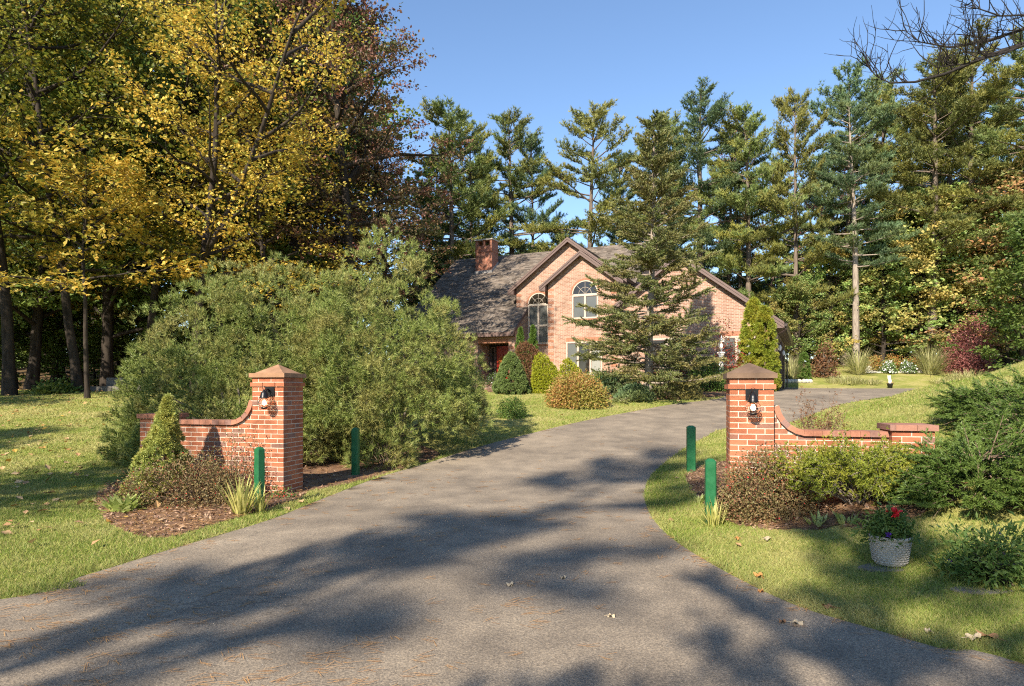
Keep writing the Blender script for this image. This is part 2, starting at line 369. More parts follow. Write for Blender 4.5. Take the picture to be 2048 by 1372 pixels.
# asphalt
t = NT('asphalt'); n1 = t.noise(.55, 5); n2 = t.noise(85, 3, rough=.75); n3 = t.noise(60, 3); n4 = t.noise(2.2, 6)
c = t.ramp(n1, [(.3,(.180,.147,.114)), (.7,(.280,.229,.174))])
c = t.mix(1.0, c, t.ramp(n4, [(.3,(.78,.78,.79)), (.7,(1.14,1.13,1.11))]), 'MULTIPLY')
c = t.mix(1.0, c, t.ramp(n2, [(.30,(.42,.42,.43)), (.52,(1,1,1)), (.68,(1.6,1.55,1.45))]), 'MULTIPLY')
vo = t.new('ShaderNodeTexVoronoi'); vo.inputs['Scale'].default_value = 50; t.lk(t.tc.outputs['Object'], vo.inputs['Vector'])
sp = t.math('LESS_THAN', vo.outputs['Distance'], .16); wn = t.new('ShaderNodeTexWhiteNoise'); t.lk(vo.outputs['Color'], wn.inputs['Vector'])
sp = t.math('MULTIPLY', sp, t.math('GREATER_THAN', wn.outputs['Value'], .72))
c = t.mix(t.math('MULTIPLY', sp, .8), c, (.36,.33,.29))
vc = t.new('ShaderNodeTexVoronoi', feature='DISTANCE_TO_EDGE'); vc.inputs['Scale'].default_value = .30; dn = t.new('ShaderNodeTexNoise'); dn.inputs['Scale'].default_value = 2.2; dn.inputs['Detail'].default_value = 5
t.lk(t.tc.outputs['Object'], dn.inputs['Vector']); dv_ = t.new('ShaderNodeVectorMath', operation='MULTIPLY_ADD'); t.lk(dn.outputs['Color'], dv_.inputs[0]); dv_.inputs[1].default_value = (1.1, 1.1, 0); t.lk(t.tc.outputs['Object'], dv_.inputs[2]); t.lk(dv_.outputs[0], vc.inputs['Vector'])
ck = t.math('MULTIPLY', t.math('LESS_THAN', vc.outputs['Distance'], .0022), t.math('GREATER_THAN', n1, .53)); c = t.mix(t.math('MULTIPLY', ck, .3), c, (.03,.028,.026))
t.set(**{'Base Color': c, 'Roughness': .82, 'Specular IOR Level': .3}); t.bump(t.math('ADD', n2, t.math('MULTIPLY', n3, .6)), .8, .006); M['asphalt'] = t.m

# lawn soil and turf colour
t = NT('lawn_turf'); n1 = t.noise(.35, 5); n2 = t.noise(14, 5, rough=.7); n3 = t.noise(1.6, 4)
c = t.ramp(n1, [(.32,(.17,.205,.045)), (.50,(.26,.265,.07)), (.66,(.36,.32,.12))])
c = t.mix(t.ramp(n3, [(.48,(0,0,0)), (.66,(.6,.6,.6))]), c, (.40,.34,.15))
c = t.mix(1.0, c, t.ramp(n2, [(.3,(.6,.62,.6)), (.7,(1.25,1.2,1.2))]), 'MULTIPLY')
t.set(**{'Base Color': c, 'Roughness': .95, 'Specular IOR Level': .1}); t.bump(n2, .8, .03); M['lawn'] = t.m
t = NT('mulch'); n1 = t.noise(3, 5); n2 = t.noise(55, 5, rough=.7)
c = t.mix(1.0, t.ramp(n1, [(.3,(.13,.075,.05)), (.5,(.22,.13,.085)), (.7,(.33,.21,.125))]), t.ramp(n2, [(.3,(.5,.5,.5)), (.7,(1.35,1.3,1.25))]), 'MULTIPLY')
t.set(**{'Base Color': c, 'Roughness': .95, 'Specular IOR Level': .1}); t.bump(n2, 1.0, .03); M['mulch'] = t.m
t = NT('leaf_litter'); n1 = t.noise(1.2, 5); n2 = t.noise(24, 5, rough=.7)
c = t.mix(1.0, t.ramp(n1, [(.3,(.09,.058,.035)), (.5,(.15,.10,.055)), (.7,(.21,.15,.07))]), t.ramp(n2, [(.3,(.5,.5,.5)), (.7,(1.35,1.3,1.25))]), 'MULTIPLY')
t.set(**{'Base Color': c, 'Roughness': .95, 'Specular IOR Level': .1}); t.bump(n2, 1.0, .05); M['litter'] = t.m
M['grass_blade'] = foliage('grass_blade', [(.13,.205,.034), (.19,.265,.042), (.27,.305,.066), (.40,.35,.135), (.15,.23,.038)], .3, (.46,.39,.18), .7, objvar=0, spec=.2, patch_amt=.62)
M['chip'] = foliage('bark_chip', [(.16,.09,.06), (.28,.17,.11), (.38,.25,.16), (.11,.065,.045)], 0, objvar=0, rough=.9)
M['needle_litter'] = foliage('fallen_needle', [(.42,.21,.07), (.50,.28,.11), (.34,.16,.06)], 0, objvar=0, rough=.8)
M['leaf_litter_piece'] = foliage('fallen_leaf_piece', [(.40,.24,.10), (.50,.36,.20), (.34,.15,.06), (.45,.28,.05)], .1, objvar=0, rough=.8)
# ------------------------------------------------------------------ terrain
def sp(t, k): t = np.asarray(t, float) / k; return k * (np.log1p(np.exp(-np.abs(t))) + np.maximum(t, 0))
def Tbase(x, y):
    y = np.asarray(y, float)
    return .1065*(sp(y-11, 1.1) - sp(y-25, 1.1)) + .215*(sp(y-40.6, .9) - sp(y-47.5, 1.5)) + .10*(sp(y-47.5, 2) - sp(y-60, 3)) + 0*np.asarray(x, float)

def unproj(px, py, fn):
    """ground point seen at a pixel"""
    u, v = (px - CX) / FPX, (HY - py) / FPX
    ys = np.geomspace(2.0, 120, 4000); z = CAMZ + v * ys; g = fn(u * ys, ys); i = np.argmax(z < g)
    if z[i] >= g[i]: i = len(ys) - 1
    return (u * ys[i], ys[i])
RIGHT_PX = [(2300,1372),(2048,1330),(1900,1303),(1750,1260),(1600,1215),(1500,1170),(1400,1115),(1335,1070),(1300,1028),(1289,990),(1300,955),(1330,925),(1372,895),(1410,875),(1450,858),(1565,850)]
LEFT_PX = [(-400,1340),(-150,1245),(0,1200),(150,1158),(330,1103),(540,1040),(640,1000),(750,958),(850,928),(950,896),(1050,870),(1150,846),(1250,826),(1350,808),(1440,797)]
Rw = [unproj(a, b, Tbase) for a, b in RIGHT_PX] + [(8.6, 18.6), (11.0, 21.2), (14.5, 23.6), (19, 25.0), (24, 26.2)]
Lw = [unproj(a, b, Tbase) for a, b in LEFT_PX] + [(8.2, 24.4), (10.0, 25.8), (11.35, 28.2)]
Rw = [(4.6, -3.0), (3.6, 1.5)] + Rw[1:]; Lw = [(-14, -3.0), (-8.5, 2.2)] + Lw[2:]
HA = R(-24.5); HO = np.array([11.28, 27.93])           # house frame: origin at the garage's front right corner
ha, hb = np.array([math.cos(HA), math.sin(HA)]), np.array([-math.sin(HA), math.cos(HA)])
def HP(s, d): return tuple(HO + s*ha + d*hb)
PAD = [HP(.0, .3), HP(.0, 13.8), HP(2.5, 14.2), (25.0, 39.6), (27.0, 33.0)]
DRIVE = Lw + PAD + Rw[::-1]

def inpoly(x, y, poly):
    x = np.asarray(x, float); y = np.asarray(y, float); r = np.zeros(np.broadcast(x, y).shape, bool); n = len(poly)
    for i in range(n):
        (x0, y0), (x1, y1) = poly[i], poly[(i+1) % n]
        if y0 == y1: continue
        c = ((y0 > y) != (y1 > y)) & (x < (x1-x0) * (y-y0) / (y1-y0) + x0); r ^= c
    return r
def pdist(x, y, line):
    x = np.asarray(x, float); y = np.asarray(y, float); d = np.full(np.broadcast(x, y).shape, 1e9)
    for (x0, y0), (x1, y1) in zip(line[:-1], line[1:]):
        dx, dy = x1-x0, y1-y0; t = np.clip(((x-x0)*dx + (y-y0)*dy) / (dx*dx+dy*dy), 0, 1)
        d = np.minimum(d, np.hypot(x-x0-t*dx, y-y0-t*dy))
    return d
BERM = Rw + [(70, 28), (70, -20), (4.6, -20)]
def T(x, y):
    z = Tbase(x, y); r = np.where(inpoly(x, y, BERM), pdist(x, y, Rw), 0.0)
    b = .20 * (sp(r-.55, .25) - .25*math.log(1+math.exp(-2.2))) + .42 * sp(r-2.3, .4) * np.clip((np.asarray(y,float)-8)/5, 0, 1); b = 3.0 * np.tanh(np.maximum(b, 0) / 3.0)
    yy = np.clip((np.asarray(y, float) - 4.2) / 2.6, 0.12, 1); b = b * yy * np.where(r > 0, 1, 0)
    ys = np.clip((np.asarray(y, float) - 22) / 8, 0, 1); return z + b * (1 - .6*ys)
def Tz(x, y): return float(T(np.array([x]), np.array([y]))[0])
def at(px, Z):
    """point on the ground Z metres in front of the camera on the column px"""
    x = (px - CX) / FPX * Z; return (x, Z, Tz(x, Z))
def hz(py, Z): return CAMZ + (HY - py) / FPX * Z         # height of what is seen at row py at distance Z
def gp(px, py): x, y = unproj(px, py, T); return (x, y, Tz(x, y))

def dens(a, b, n, c, k):
    """n+1 values from a to b, packed about c"""
    f = np.sinh(np.linspace(np.arcsinh((a-c)/k), np.arcsinh((b-c)/k), n+1)) * k + c; return f
def gridmesh(name, xs, ys, zf, mat, keep=None, kind='structure'):
    X, Y = np.meshgrid(xs, ys); Z = zf(X.ravel(), Y.ravel()).reshape(X.shape); V = np.stack([X, Y, Z], -1).reshape(-1, 3)
    ny, nx = X.shape; i = (np.arange(ny-1)[:, None]*nx + np.arange(nx-1)[None]).ravel(); F = np.stack([i, i+1, i+nx+1, i+nx], 1)
    if keep is not None:
        c = V[F].mean(1); F = F[keep(c[:, 0], c[:, 1])]; u, inv = np.unique(F, return_inverse=True); V = V[u]; F = inv.reshape(-1, 4)
    o = mk(name, V, F, mat, smooth=True); return tag(o, kind=kind)
def drive_mask(x, y, m=.0): return inpoly(x, y, DRIVE) & (pdist(x, y, DRIVE + DRIVE[:1]) > m)
xs = dens(-160, 160, 210, 0, 9); ys = dens(-60, 260, 230, 9, 12)
def far_woods(seed=14):
    rg = rng_(seed); n = 26000; a = rg.uniform(-1.25, 1.25, n); r = rg.uniform(84, 112, n); x, y = np.sin(a)*r*1.3, np.cos(a)*r; z = T(x, y) + rg.beta(1.2, 1.3, n)*(11 + 4*np.sin(a*23) + 3*np.sin(a*41+1))
    V, F = leaves(np.stack([x, y, z], 1), 1.35, 1.05, rg, .4); return tag(mk('far_woods', V, F, M['lf_green']), kind='stuff')
far_woods()
gridmesh('lawn', xs, ys, lambda x, y: T(x, y) - .05*drive_mask(x, y, .25), M['lawn'])

# driveway: triangulated as a fine grid clipped to its outline, with the outline itself as a soft lip
def clip_sheet(name, poly, step, zf, mat, ragged=0.0, seed=0, kind='structure', lip=.03):
    P = np.array(poly); x0, y0 = P.min(0) - step; x1, y1 = P.max(0) + step
    xs = np.arange(x0, x1, step); ys = np.arange(y0, y1, step); rg = rng_(seed)
    X, Y = np.meshgrid(xs, ys); ring = list(poly) + [poly[0]]
    # snap the grid points next to the outline onto it
    d = pdist(X, Y, ring); ins = inpoly(X, Y, poly); near = d < step * .72
    for (ax, ay), (bx, by) in zip(ring[:-1], ring[1:]):
        dx, dy = bx-ax, by-ay; L2 = dx*dx+dy*dy + 1e-12; t = np.clip(((X-ax)*dx + (Y-ay)*dy) / L2, 0, 1); qx, qy = ax+t*dx, ay+t*dy
        m = near & (np.abs(np.hypot(X-qx, Y-qy) - d) < 1e-6); X = np.where(m, qx, X); Y = np.where(m, qy, Y); near = near & ~m
    if ragged: X = X + rg.normal(size=X.shape)*ragged; Y = Y + rg.normal(size=Y.shape)*ragged
    ok = ins | (pdist(X, Y, ring) < 1e-3 + ragged*2)
    Z = zf(X.ravel(), Y.ravel()).reshape(X.shape); V = np.stack([X, Y, Z], -1).reshape(-1, 3); ny, nx = X.shape
    i = (np.arange(ny-1)[:, None]*nx + np.arange(nx-1)[None]).ravel(); F = np.stack([i, i+1, i+nx+1, i+nx], 1); F = F[ok.ravel()[F].all(1)]
    u, inv = np.unique(F, return_inverse=True); return tag(mk(name, V[u], inv.reshape(-1, 4), mat, smooth=True), kind=kind)
def smooth_line(pts, n=6):
    P = np.array(pts); out = []
    for i in range(len(P)-1):
        p0, p1, p2, p3 = P[max(i-1,0)], P[i], P[i+1], P[min(i+2,len(P)-1)]
        for t in np.linspace(0, 1, n, endpoint=False):
            out.append(.5*((2*p1) + (-p0+p2)*t + (2*p0-5*p1+4*p2-p3)*t*t + (-p0+3*p1-3*p2+p3)*t**3))
    return [tuple(p) for p in out] + [tuple(P[-1])]
Rs, Ls = smooth_line(Rw), smooth_line(Lw)
DRIVE = Ls + PAD + Rs[::-1]
clip_sheet('driveway', DRIVE, .22, lambda x, y: T(x, y) + .004, M['asphalt'])

# planting beds and the woodland floor
def bed(name, px, lift=.02, step=.10, seed=1, mat='mulch', mound=0.0):
    P = [gp(*p)[:2] for p in px] if len(px[0]) == 2 and px[0][0] > 60 else px
    P = smooth_line(P + P[:1], 4)[:-1]; rg = rng_(seed); ph = rg.uniform(0, 6, 6)
    def zf(x, y):
        d = np.where(inpoly(x, y, P), pdist(x, y, P + P[:1]), 0)
        return T(x, y) + np.minimum(d*.35, lift) - .006 + mound*np.minimum(d, 1) + .012*np.sin(x*9+ph[0])*np.sin(y*8+ph[1])*np.minimum(d*4, 1)
    clip_sheet(name, P, step, zf, M[mat], step*.22, seed); return P
BED_L = bed('mulch_bed', [(185,1000),(215,1045),(275,1072),(340,1075),(420,1052),(500,1030),(560,1012),(612,990),(612,958),(520,940),(400,945),(300,965),(225,965)], seed=2)
BED_R = bed('mulch_bed', [(1368,952),(1385,985),(1412,1015),(1470,1050),(1560,1062),(1680,1060),(1790,1050),(1900,1000),(1960,950),(1880,905),(1700,925),(1580,925),(1460,920),(1400,935)], seed=3)
BED_P = bed('mulch_bed', [(600,985),(700,968),(790,942),(850,925),(880,905),(800,880),(700,870),(560,880),(560,930)], seed=4, lift=.03)
BED_S = bed('mulch_bed', [(1185,782),(1200,797),(1260,799),(1330,799),(1400,796),(1450,793),(1530,789),(1530,782),(1350,781)], seed=5, step=.2, lift=.06)
BED_H = bed('mulch_bed', [(-.9,24.8),(.4,25.0),(2.2,24.9),(4,25.2),(5.2,25.8),(4.6,28.6),(1,31),(-1.2,31.0)], seed=6, step=.25, lift=.04)
WOOD = [(-90,30),(-40,25.2),(-30,26.0),(-20,26.8),(-13,27.6),(-9.5,30),(-8,34),(-9,46),(0,52),(14,53),(22,54),(30,53),(45,50),(100,46),(100,200),(-90,200)]
clip_sheet('forest_floor', WOOD, 1.1, lambda x, y: T(x, y) + .03*np.minimum(1, pdist(x, y, WOOD+WOOD[:1])) - .01, M['litter'], .12, 7)
ALLBEDS = [BED_L, BED_R, BED_P, BED_S, BED_H]

# grass blades standing on the lawn, thick close by and thinner with distance
def lawn_grass(seed=11):
    rg = rng_(seed); n = 900000
    y = np.exp(rg.uniform(math.log(2.6), math.log(30), n)); u = rg.uniform(-.86, .86, n); x = u * y
    keep = ~drive_mask(x, y, -.0) & ~inpoly(x, y, DRIVE) & ~inpoly(x, y, WOOD)
    for b in ALLBEDS: keep &= ~(inpoly(x, y, b) & (rg.random(n) > .04))
    keep &= rg.random(n) < np.clip(1.5 - y/26, .25, 1)
    x, y = x[keep], y[keep]
    # fringe along both edges of the drive
    P = np.stack([x, y, T(x, y) - .004], 1); n = len(P); wd = .0032 + .0011*np.clip(y-3, 0, 30)
    h = rg.uniform(.022, .055, n) * (1 + .015*y); edge = np.minimum(pdist(x, y, Ls), pdist(x, y, Rs)); h *= np.where(edge < .3, 1.35, 1)
    d = nrm(rg.normal(size=(n, 3))*np.array([.75, .75, .15]) + np.array([0, 0, 1.0])); s = nrm(np.cross(d, rg.normal(size=(n, 3)))) * (wd*.5)[:, None]
    V = np.stack([P - s, P + s, P + d*h[:, None]], 1).reshape(-1, 3)
    return tag(mk('lawn_grass', V, np.arange(len(V)).reshape(-1, 3), M['grass_blade']), kind='stuff')
lawn_grass()

def needle_litter(seed=12):
    rg = rng_(seed); n = 26000
    y = np.exp(rg.uniform(math.log(3.0), math.log(24), n)); x = rg.uniform(-.8, .8, n) * y
    ind = inpoly(x, y, DRIVE); cl = np.sin(x*2.1+1)*np.sin(y*1.7) + .8*np.sin(x*.7+y*.9)
    lf = np.clip(.75 - (x+1.0)*.13, .16, 1)
    ed = np.minimum(pdist(x, y, Ls), pdist(x, y, Rs)); k = ind & (rg.random(n) < (np.clip(.07 + .09*cl, .01, 1) * lf * np.clip(y/6, .35, 1) + .30*np.exp(-ed/.10))); inb = inpoly(x, y, BED_L) | inpoly(x, y, BED_R) | inpoly(x, y, BED_P)
    k |= inb
    x, y = x[k], y[k]; m = len(x); x = np.repeat(x, 4) + rg.normal(size=4*m)*.022; y = np.repeat(y, 4) + rg.normal(size=4*m)*.022
    az = np.repeat(rg.normal(size=m)*.5, 4) + rg.normal(size=4*m)*.35; L = rg.uniform(.05, .12, 4*m); wd = (.0011 + .00045*y)
    inb = inpoly(x, y, BED_L) | inpoly(x, y, BED_R) | inpoly(x, y, BED_P)
    P = np.stack([x, y, T(x, y) + .010 + np.where(inb, .035*rg.random(4*m), 0)], 1); t = np.stack([np.cos(az), np.sin(az), rg.normal(size=4*m)*.06], 1); s = np.stack([-np.sin(az), np.cos(az), 0*az], 1)*(wd*.5)[:, None]
    q = P + t*L[:, None]; q[:, 2] = np.maximum(q[:, 2], T(q[:, 0], q[:, 1]) + .008)
    V = np.stack([P-s, P+s, q+s, q-s], 1).reshape(-1, 3)
    return tag(mk('pine_needle_litter', V, np.arange(len(V)).reshape(-1, 4), M['needle_litter']), kind='stuff')
needle_litter()
def leaf_scatter(seed=13):
    rg = rng_(seed); n = 7500
    y = np.exp(rg.uniform(math.log(6), math.log(34), n)); x = rg.uniform(-.86, .6, n) * y
    k = (~inpoly(x, y, DRIVE)) & (rg.random(n) < np.clip(.03 + (-x-4)*.05, .015, .6)); x, y = x[k], y[k]
    V, F = leaves(np.stack([x, y, T(x, y)+.035], 1), .11, .085, rg, 1.6, curl=.12)
    return tag(mk('scattered_leaf_litter', V, F, M['leaf_litter_piece']), kind='stuff')
leaf_scatter()

def chips(seed=15):
    rg = rng_(seed); P = []
    for b, n in ((BED_L, 5200), (BED_R, 5200), (BED_P, 2600)):
        q = np.array(b); x = rg.uniform(q[:, 0].min(), q[:, 0].max(), n); y = rg.uniform(q[:, 1].min(), q[:, 1].max(), n); k = inpoly(x, y, b); P.append(np.stack([x[k], y[k], T(x[k], y[k]) + .022], 1))
    V, F = leaves(np.concatenate(P), .055, .026, rg, 1.3, curl=.1); return tag(mk('bark_chip_litter', V, F, M['chip']), kind='stuff')
chips()
# ------------------------------------------------------------------ brick gate walls
GA = R(-13.8)
UNIT = MB().box(-.5, .5, -.5, .5, -.5, .5)
def unit_mesh(mat, name='brick'):
    b = .035; me = bpy.data.meshes.new(name); mb = MB().box(-.5, .5, -.5, .5, -.5, .5)
    me.from_pydata(mb.V, [], mb.F); me.materials.append(mat); return me
ME_BRICK, ME_COPE = unit_mesh(M['gate_brick']), unit_mesh(M['coping_brick'], 'coping_brick')
BW, BH, BD, J = .2032, .0677, .1016, .0105
def brick(parent, name, me, c, size, rz=None):
    o = bpy.data.objects.new(name, me); COL.objects.link(o); o.parent = parent; o.location = c; o.scale = size
    if rz is not None: o.rotation_euler = rz
    return o
def gate_wall(loc, side, ncourse, first, wl, label, seed):
    """side -1: the wing runs to -x, +1: to +x. local origin: the pillar's front corner next to the drive"""
    rg = random.Random(seed); E = empty('brick_gate_wall', loc, GA, label, 'gate wall', 'brick walls either side of the drive entrance')
    PW = .508; px0, px1 = (-PW, 0) if side < 0 else (0, PW); H = ncourse * BH; back = MB()
    core = MB().box(px0+.0028, px1-.0028, .0028, PW-.0028, first*BH, H-.004)
    def j(): return rg.uniform(-.0016, .0016)
    for c in range(first, ncourse):
        z = c*BH + BH/2; ex = .022 if c == ncourse-2 else 0.0; fl = c % 2; hh = BH - J
        # pinwheel bond: front and back runs, then the two side runs
        def run(a0, L, n0):
            """joint positions along a face"""
            xs = [a0]; x = a0
            while x < a0 + L - .02: x = min(x + (BW if len(xs) > 1 or not n0 else BW/2), a0 + L); xs.append(x)
            r_ = [list(p) for p in zip(xs[:-1], xs[1:])]; r_[0][0] -= J/2; r_[-1][1] += J/2; return r_
        a0, a1 = (px0 - ex, px1 - BD) if fl else (px0 + BD, px1 + ex)
        for x0, x1 in run(px0-ex, PW+2*ex, fl):
            s = (x1-x0-J, BD+ex, hh); brick(E, 'brick', ME_BRICK, ((x0+x1)/2 + j()*.5, BD/2-ex/2+j(), z), s)
            back.box(x0+J/2, x1-J/2, PW-BD, PW+ex, z-hh/2, z+hh/2)
        near = px1 if side < 0 else px0; sg = 1 if side < 0 else -1
        for y0, y1 in run(BD, PW-2*BD, 1-fl):
            xa, xb = sorted((near + sg*ex, near - sg*(BD)))
            brick(E, 'brick', ME_BRICK, ((xa+xb)/2 + j(), (y0+y1)/2, z), (xb-xa, y1-y0-J, hh))
            far = px0 if side < 0 else px1; xa, xb = sorted((far - sg*ex, far + sg*BD)); back.box(xa, xb, y0+J/2, y1-J/2, z-hh/2, z+hh/2)
    # stone cap with a low pyramid
    o = .035; cap = MB().box(px0-o, px1+o, -o, PW+o, H, H+.062); a = .012 if side > 0 else .055; zt = .062
    cx, cyy = (px0+px1)/2, PW/2; b0 = [(px0-o+a, -o+a, H+zt+.001), (px1+o-a, -o+a, H+zt+.001), (px1+o-a, PW+o-a, H+zt+.001), (px0-o+a, PW+o-a, H+zt+.001)]
    cap.add(b0 + [(cx, cyy, H+zt+.135)], [(0,1,4),(1,2,4),(2,3,4),(3,0,4),(3,2,1,0)]); cap.build('cap_stone', M['cap_brown' if side < 0 else 'cap_dark'], E)
    # wing wall: flat top, sweeping up to the pillar in a quarter curve
    yb = .055 if side < 0 else .10; th = .20; zf = 16*BH - .018; rx, rz = .40, .42; far = PW + wl; PL = .44
    def top(q):              # q: distance from the pillar's face
        if q >= rx: return zf
        t = 1 - q/rx; return zf + rz*(1 - math.sqrt(max(0, 1 - t*t)))
    X = lambda q: (px0 - q) if side < 0 else (px1 + q)
    qs = [i*rx/10 for i in range(11)] + [wl - PL]
    core2 = MB().extrude([(X(0), yb+.0028, first*BH)] + [(X(q), yb+.0028, top(q)-.002) for q in qs] + [(X(wl-PL), yb+.0028, first*BH)], (0, th-.014, 0))
    for c in range(first, 30):
        z0 = c*BH; z = z0 + BH/2; q0 = 0.0
        if z0 + BH*.55 > zf:
            ks = [q for q in np.linspace(0, rx, 81) if top(q) < z0 + BH*.8]; qe = min(ks) if ks else rx
            if qe <= .03: break
        else: qe = wl - PL
        q = -(BW/2 if c % 2 else .0) - .03
        while q < qe - .012:
            a, b = max(q, 0.004), min(q+BW, qe); q += BW
            if b - a < .025: continue
            zt_ = min(BH - J, top((a+b)/2) - z0 - .004)
            if zt_ < .018: continue
            brick(E, 'brick', ME_BRICK, (X((a+b)/2), yb+BD/2+j(), z0 + J/2 + zt_/2), (b-a-J, BD, zt_)); xa, xb = sorted((X(a+J/2), X(b-J/2)))
            back.box(xa, xb, yb+th-BD+.004, yb+th, z0+J/2, z0+J/2+zt_)
    # end pier
    yp = yb - .12; pt = .44; zp = 17*BH; xa, xb = sorted((X(wl-PL), X(wl))); core.box(xa+.0028, xb-.0028, yp+.0028, yp+pt-.0028, first*BH, zp-.002)
    c = first
    while (c+1)*BH <= zp + .001:
        z0 = c*BH; hh = min(BH, zp-z0) - J; cuts = [0, BW/2, BW*1.5, PL] if c % 2 else [0, BW, PL]
        for a, b in zip(cuts[:-1], cuts[1:]):
            a -= J/2*(a == 0); b += J/2*(b == PL); brick(E, 'brick', ME_BRICK, (xa+(a+b)/2, yp+BD/2+j(), z0+J/2+hh/2), (b-a-J, BD, hh)); back.box(xa+a+J/2, xa+b-J/2, yp+pt-BD, yp+pt, z0+J/2, z0+J/2+hh)
        for sx in (xa, xb-BD): back.box(sx, sx+BD, yp+BD+J, yp+pt-BD-J, z0+J/2, z0+J/2+hh)
        c += 1
    cs = [(xa-.035 + k*.102, min(xa-.035 + (k+1)*.102, xb+.035)) for k in range(5)]
    if side < 0: cs = [(xa-.03, xa+.17), (xa+.17, xa+.36), (xa+.36, xb+.03)]
    else: cs = [(xa-.03, xa+.03), (xa+.03, xa+.25), (xa+.25, xb+.03)]
    for a, b in cs: brick(E, 'coping_brick', ME_COPE, ((a+b)/2, yp+pt/2, zp+.034), (b-a-.004, pt+.07, .066))
    # coping along the wing, bricks on edge following the sweep
    pts = [(q, top(q)) for q in np.linspace(.006, rx, 60)] + [(wl-PL-.002, zf)]; acc = [0]
    for (a, b), (c_, d) in zip(pts[:-1], pts[1:]): acc.append(acc[-1] + math.hypot(c_-a, d-b))
    n = max(1, round(acc[-1]/.1045)); st = acc[-1]/n; acc = np.array(acc); pq = np.array(pts)
    for k in range(n):
        m = (k+.5)*st; q = np.interp(m, acc, pq[:, 0]); zz = np.interp(m, acc, pq[:, 1]); q2 = np.interp(m+.02, acc, pq[:, 0]); z2 = np.interp(m+.02, acc, pq[:, 1])
        an = math.atan2(z2-zz, q2-q); nx, nz = -math.sin(an), math.cos(an)
        brick(E, 'coping_brick', ME_COPE, (X(q + nx*.033), yb+th/2-.012, zz + nz*.033+.001), (st-.0028, th+.055, .066), (0, (an if side < 0 else -an), 0))
    strip = MB()
    for k in range(len(pts)-1):
        (q, zz), (q2, z2) = pts[k], pts[k+1]
        A = [(X(q), yb-.026, zz+.006), (X(q2), yb-.026, z2+.006)]; an = math.atan2(z2-zz, q2-q); nx, nz = -math.sin(an)*.054, math.cos(an)*.054
        Bq = [(X(q2+nx), yb-.026, z2+.006+nz), (X(q+nx), yb-.026, zz+.006+nz)]; strip.extrude(A+Bq, (0, th+.035, 0))
    core.add(core2.V, core2.F); core.add(strip.V, strip.F); core.build('mortar', M['mortar'], E)
    tag(back.build('rear_brick_facing', M['gate_brick_stuff'], E), kind='stuff')
    return E, H, PW
GL = (-3.27, 9.30, CAMZ - 1.60); GR = (2.655, 7.93, CAMZ + .125 - 26*BH)
gwl, HL, PW = gate_wall(GL, -1, 26, -1, 1.89, 'red brick gate wall left of the drive, with the small cone-shaped spruce before it', 1)
gwr, HR, _ = gate_wall(GR, +1, 26, 5, 1.71, 'red brick gate wall right of the drive, with yew and juniper in front', 2)

def lantern(E, lx, lz, label):
    ca, sa = math.cos(GA), math.sin(GA); m = E.matrix_basis
    p = Vector(E.location) + Vector((ca*lx, sa*lx, 0)); o = empty('wall_lantern', (p.x, p.y, E.location.z + lz), GA, label, 'wall lantern', 'lit onion lanterns on the gate pillars')
    MB().box(-.062, .062, -.016, -.001, -.02, .10).build('backplate', M['black_metal'], o)
    o.scale = (1.16, 1.16, 1.16); y = -.125
    MB().tube([(0, -.014, .05), (0, -.05, .075), (0, -.085, .06), (0, y+.03, .02)], .009, 8).lathe([(.0,.003),(.022,.003),(.022,-.003),(0,-.003)], 12, (0,-.02,.05)).build('arm', M['black_metal'], o, True)
    MB().lathe([(.004,.068),(.014,.064),(.018,.05),(.034,.038),(.040,.02),(.044,.0),(.050,-.008),(.050,-.02),(.056,-.026),(.056,-.034),(.038,-.036)], 20, (0,y,.0)).build('hood', M['black_metal'], o, True)
    ring = [(.022*math.cos(a), y, .088+.022*math.sin(a)) for a in np.linspace(0, 2*pi, 17)]; MB().tube(ring, .0028, 6, False).build('hanging_ring', M['black_metal'], o, True)
    MB().lathe([(.034,-.036),(.050,-.056),(.068,-.078),(.074,-.098),(.066,-.120),(.050,-.138),(.034,-.150)], 22, (0,y,0)).build('globe', M['lamp_glass'], o, True)
    cg = MB()
    for a in np.linspace(0, 2*pi, 5)[:-1] + .4:
        cg.tube([(r_*math.cos(a), y+r_*math.sin(a), z_) for r_, z_ in ((.052,-.03),(.078,-.07),(.083,-.1),(.07,-.135),(.036,-.158))], .0022, 5)
    cg.build('cage', M['black_metal'], o)
    MB().lathe([(.0,-.148),(.036,-.149),(.040,-.158),(.028,-.168),(.0,-.172)], 16, (0,y,0)).build('foot_ring', M['black_metal'], o, True)
    b = MB().lathe([(.002,-.055),(.012,-.06),(.024,-.085),(.026,-.10),(.018,-.118),(.002,-.124)], 14, (0,y,0)).build('bulb', M['bulb'], o, True)
lantern(gwl, -.508*.42, HL-.255, 'lit black onion lantern on the brick pillar behind the nearest dark green post')
lantern(gwr, .508*.50, HR-.245, 'lit black onion lantern on the brick pillar beside the berry bush')

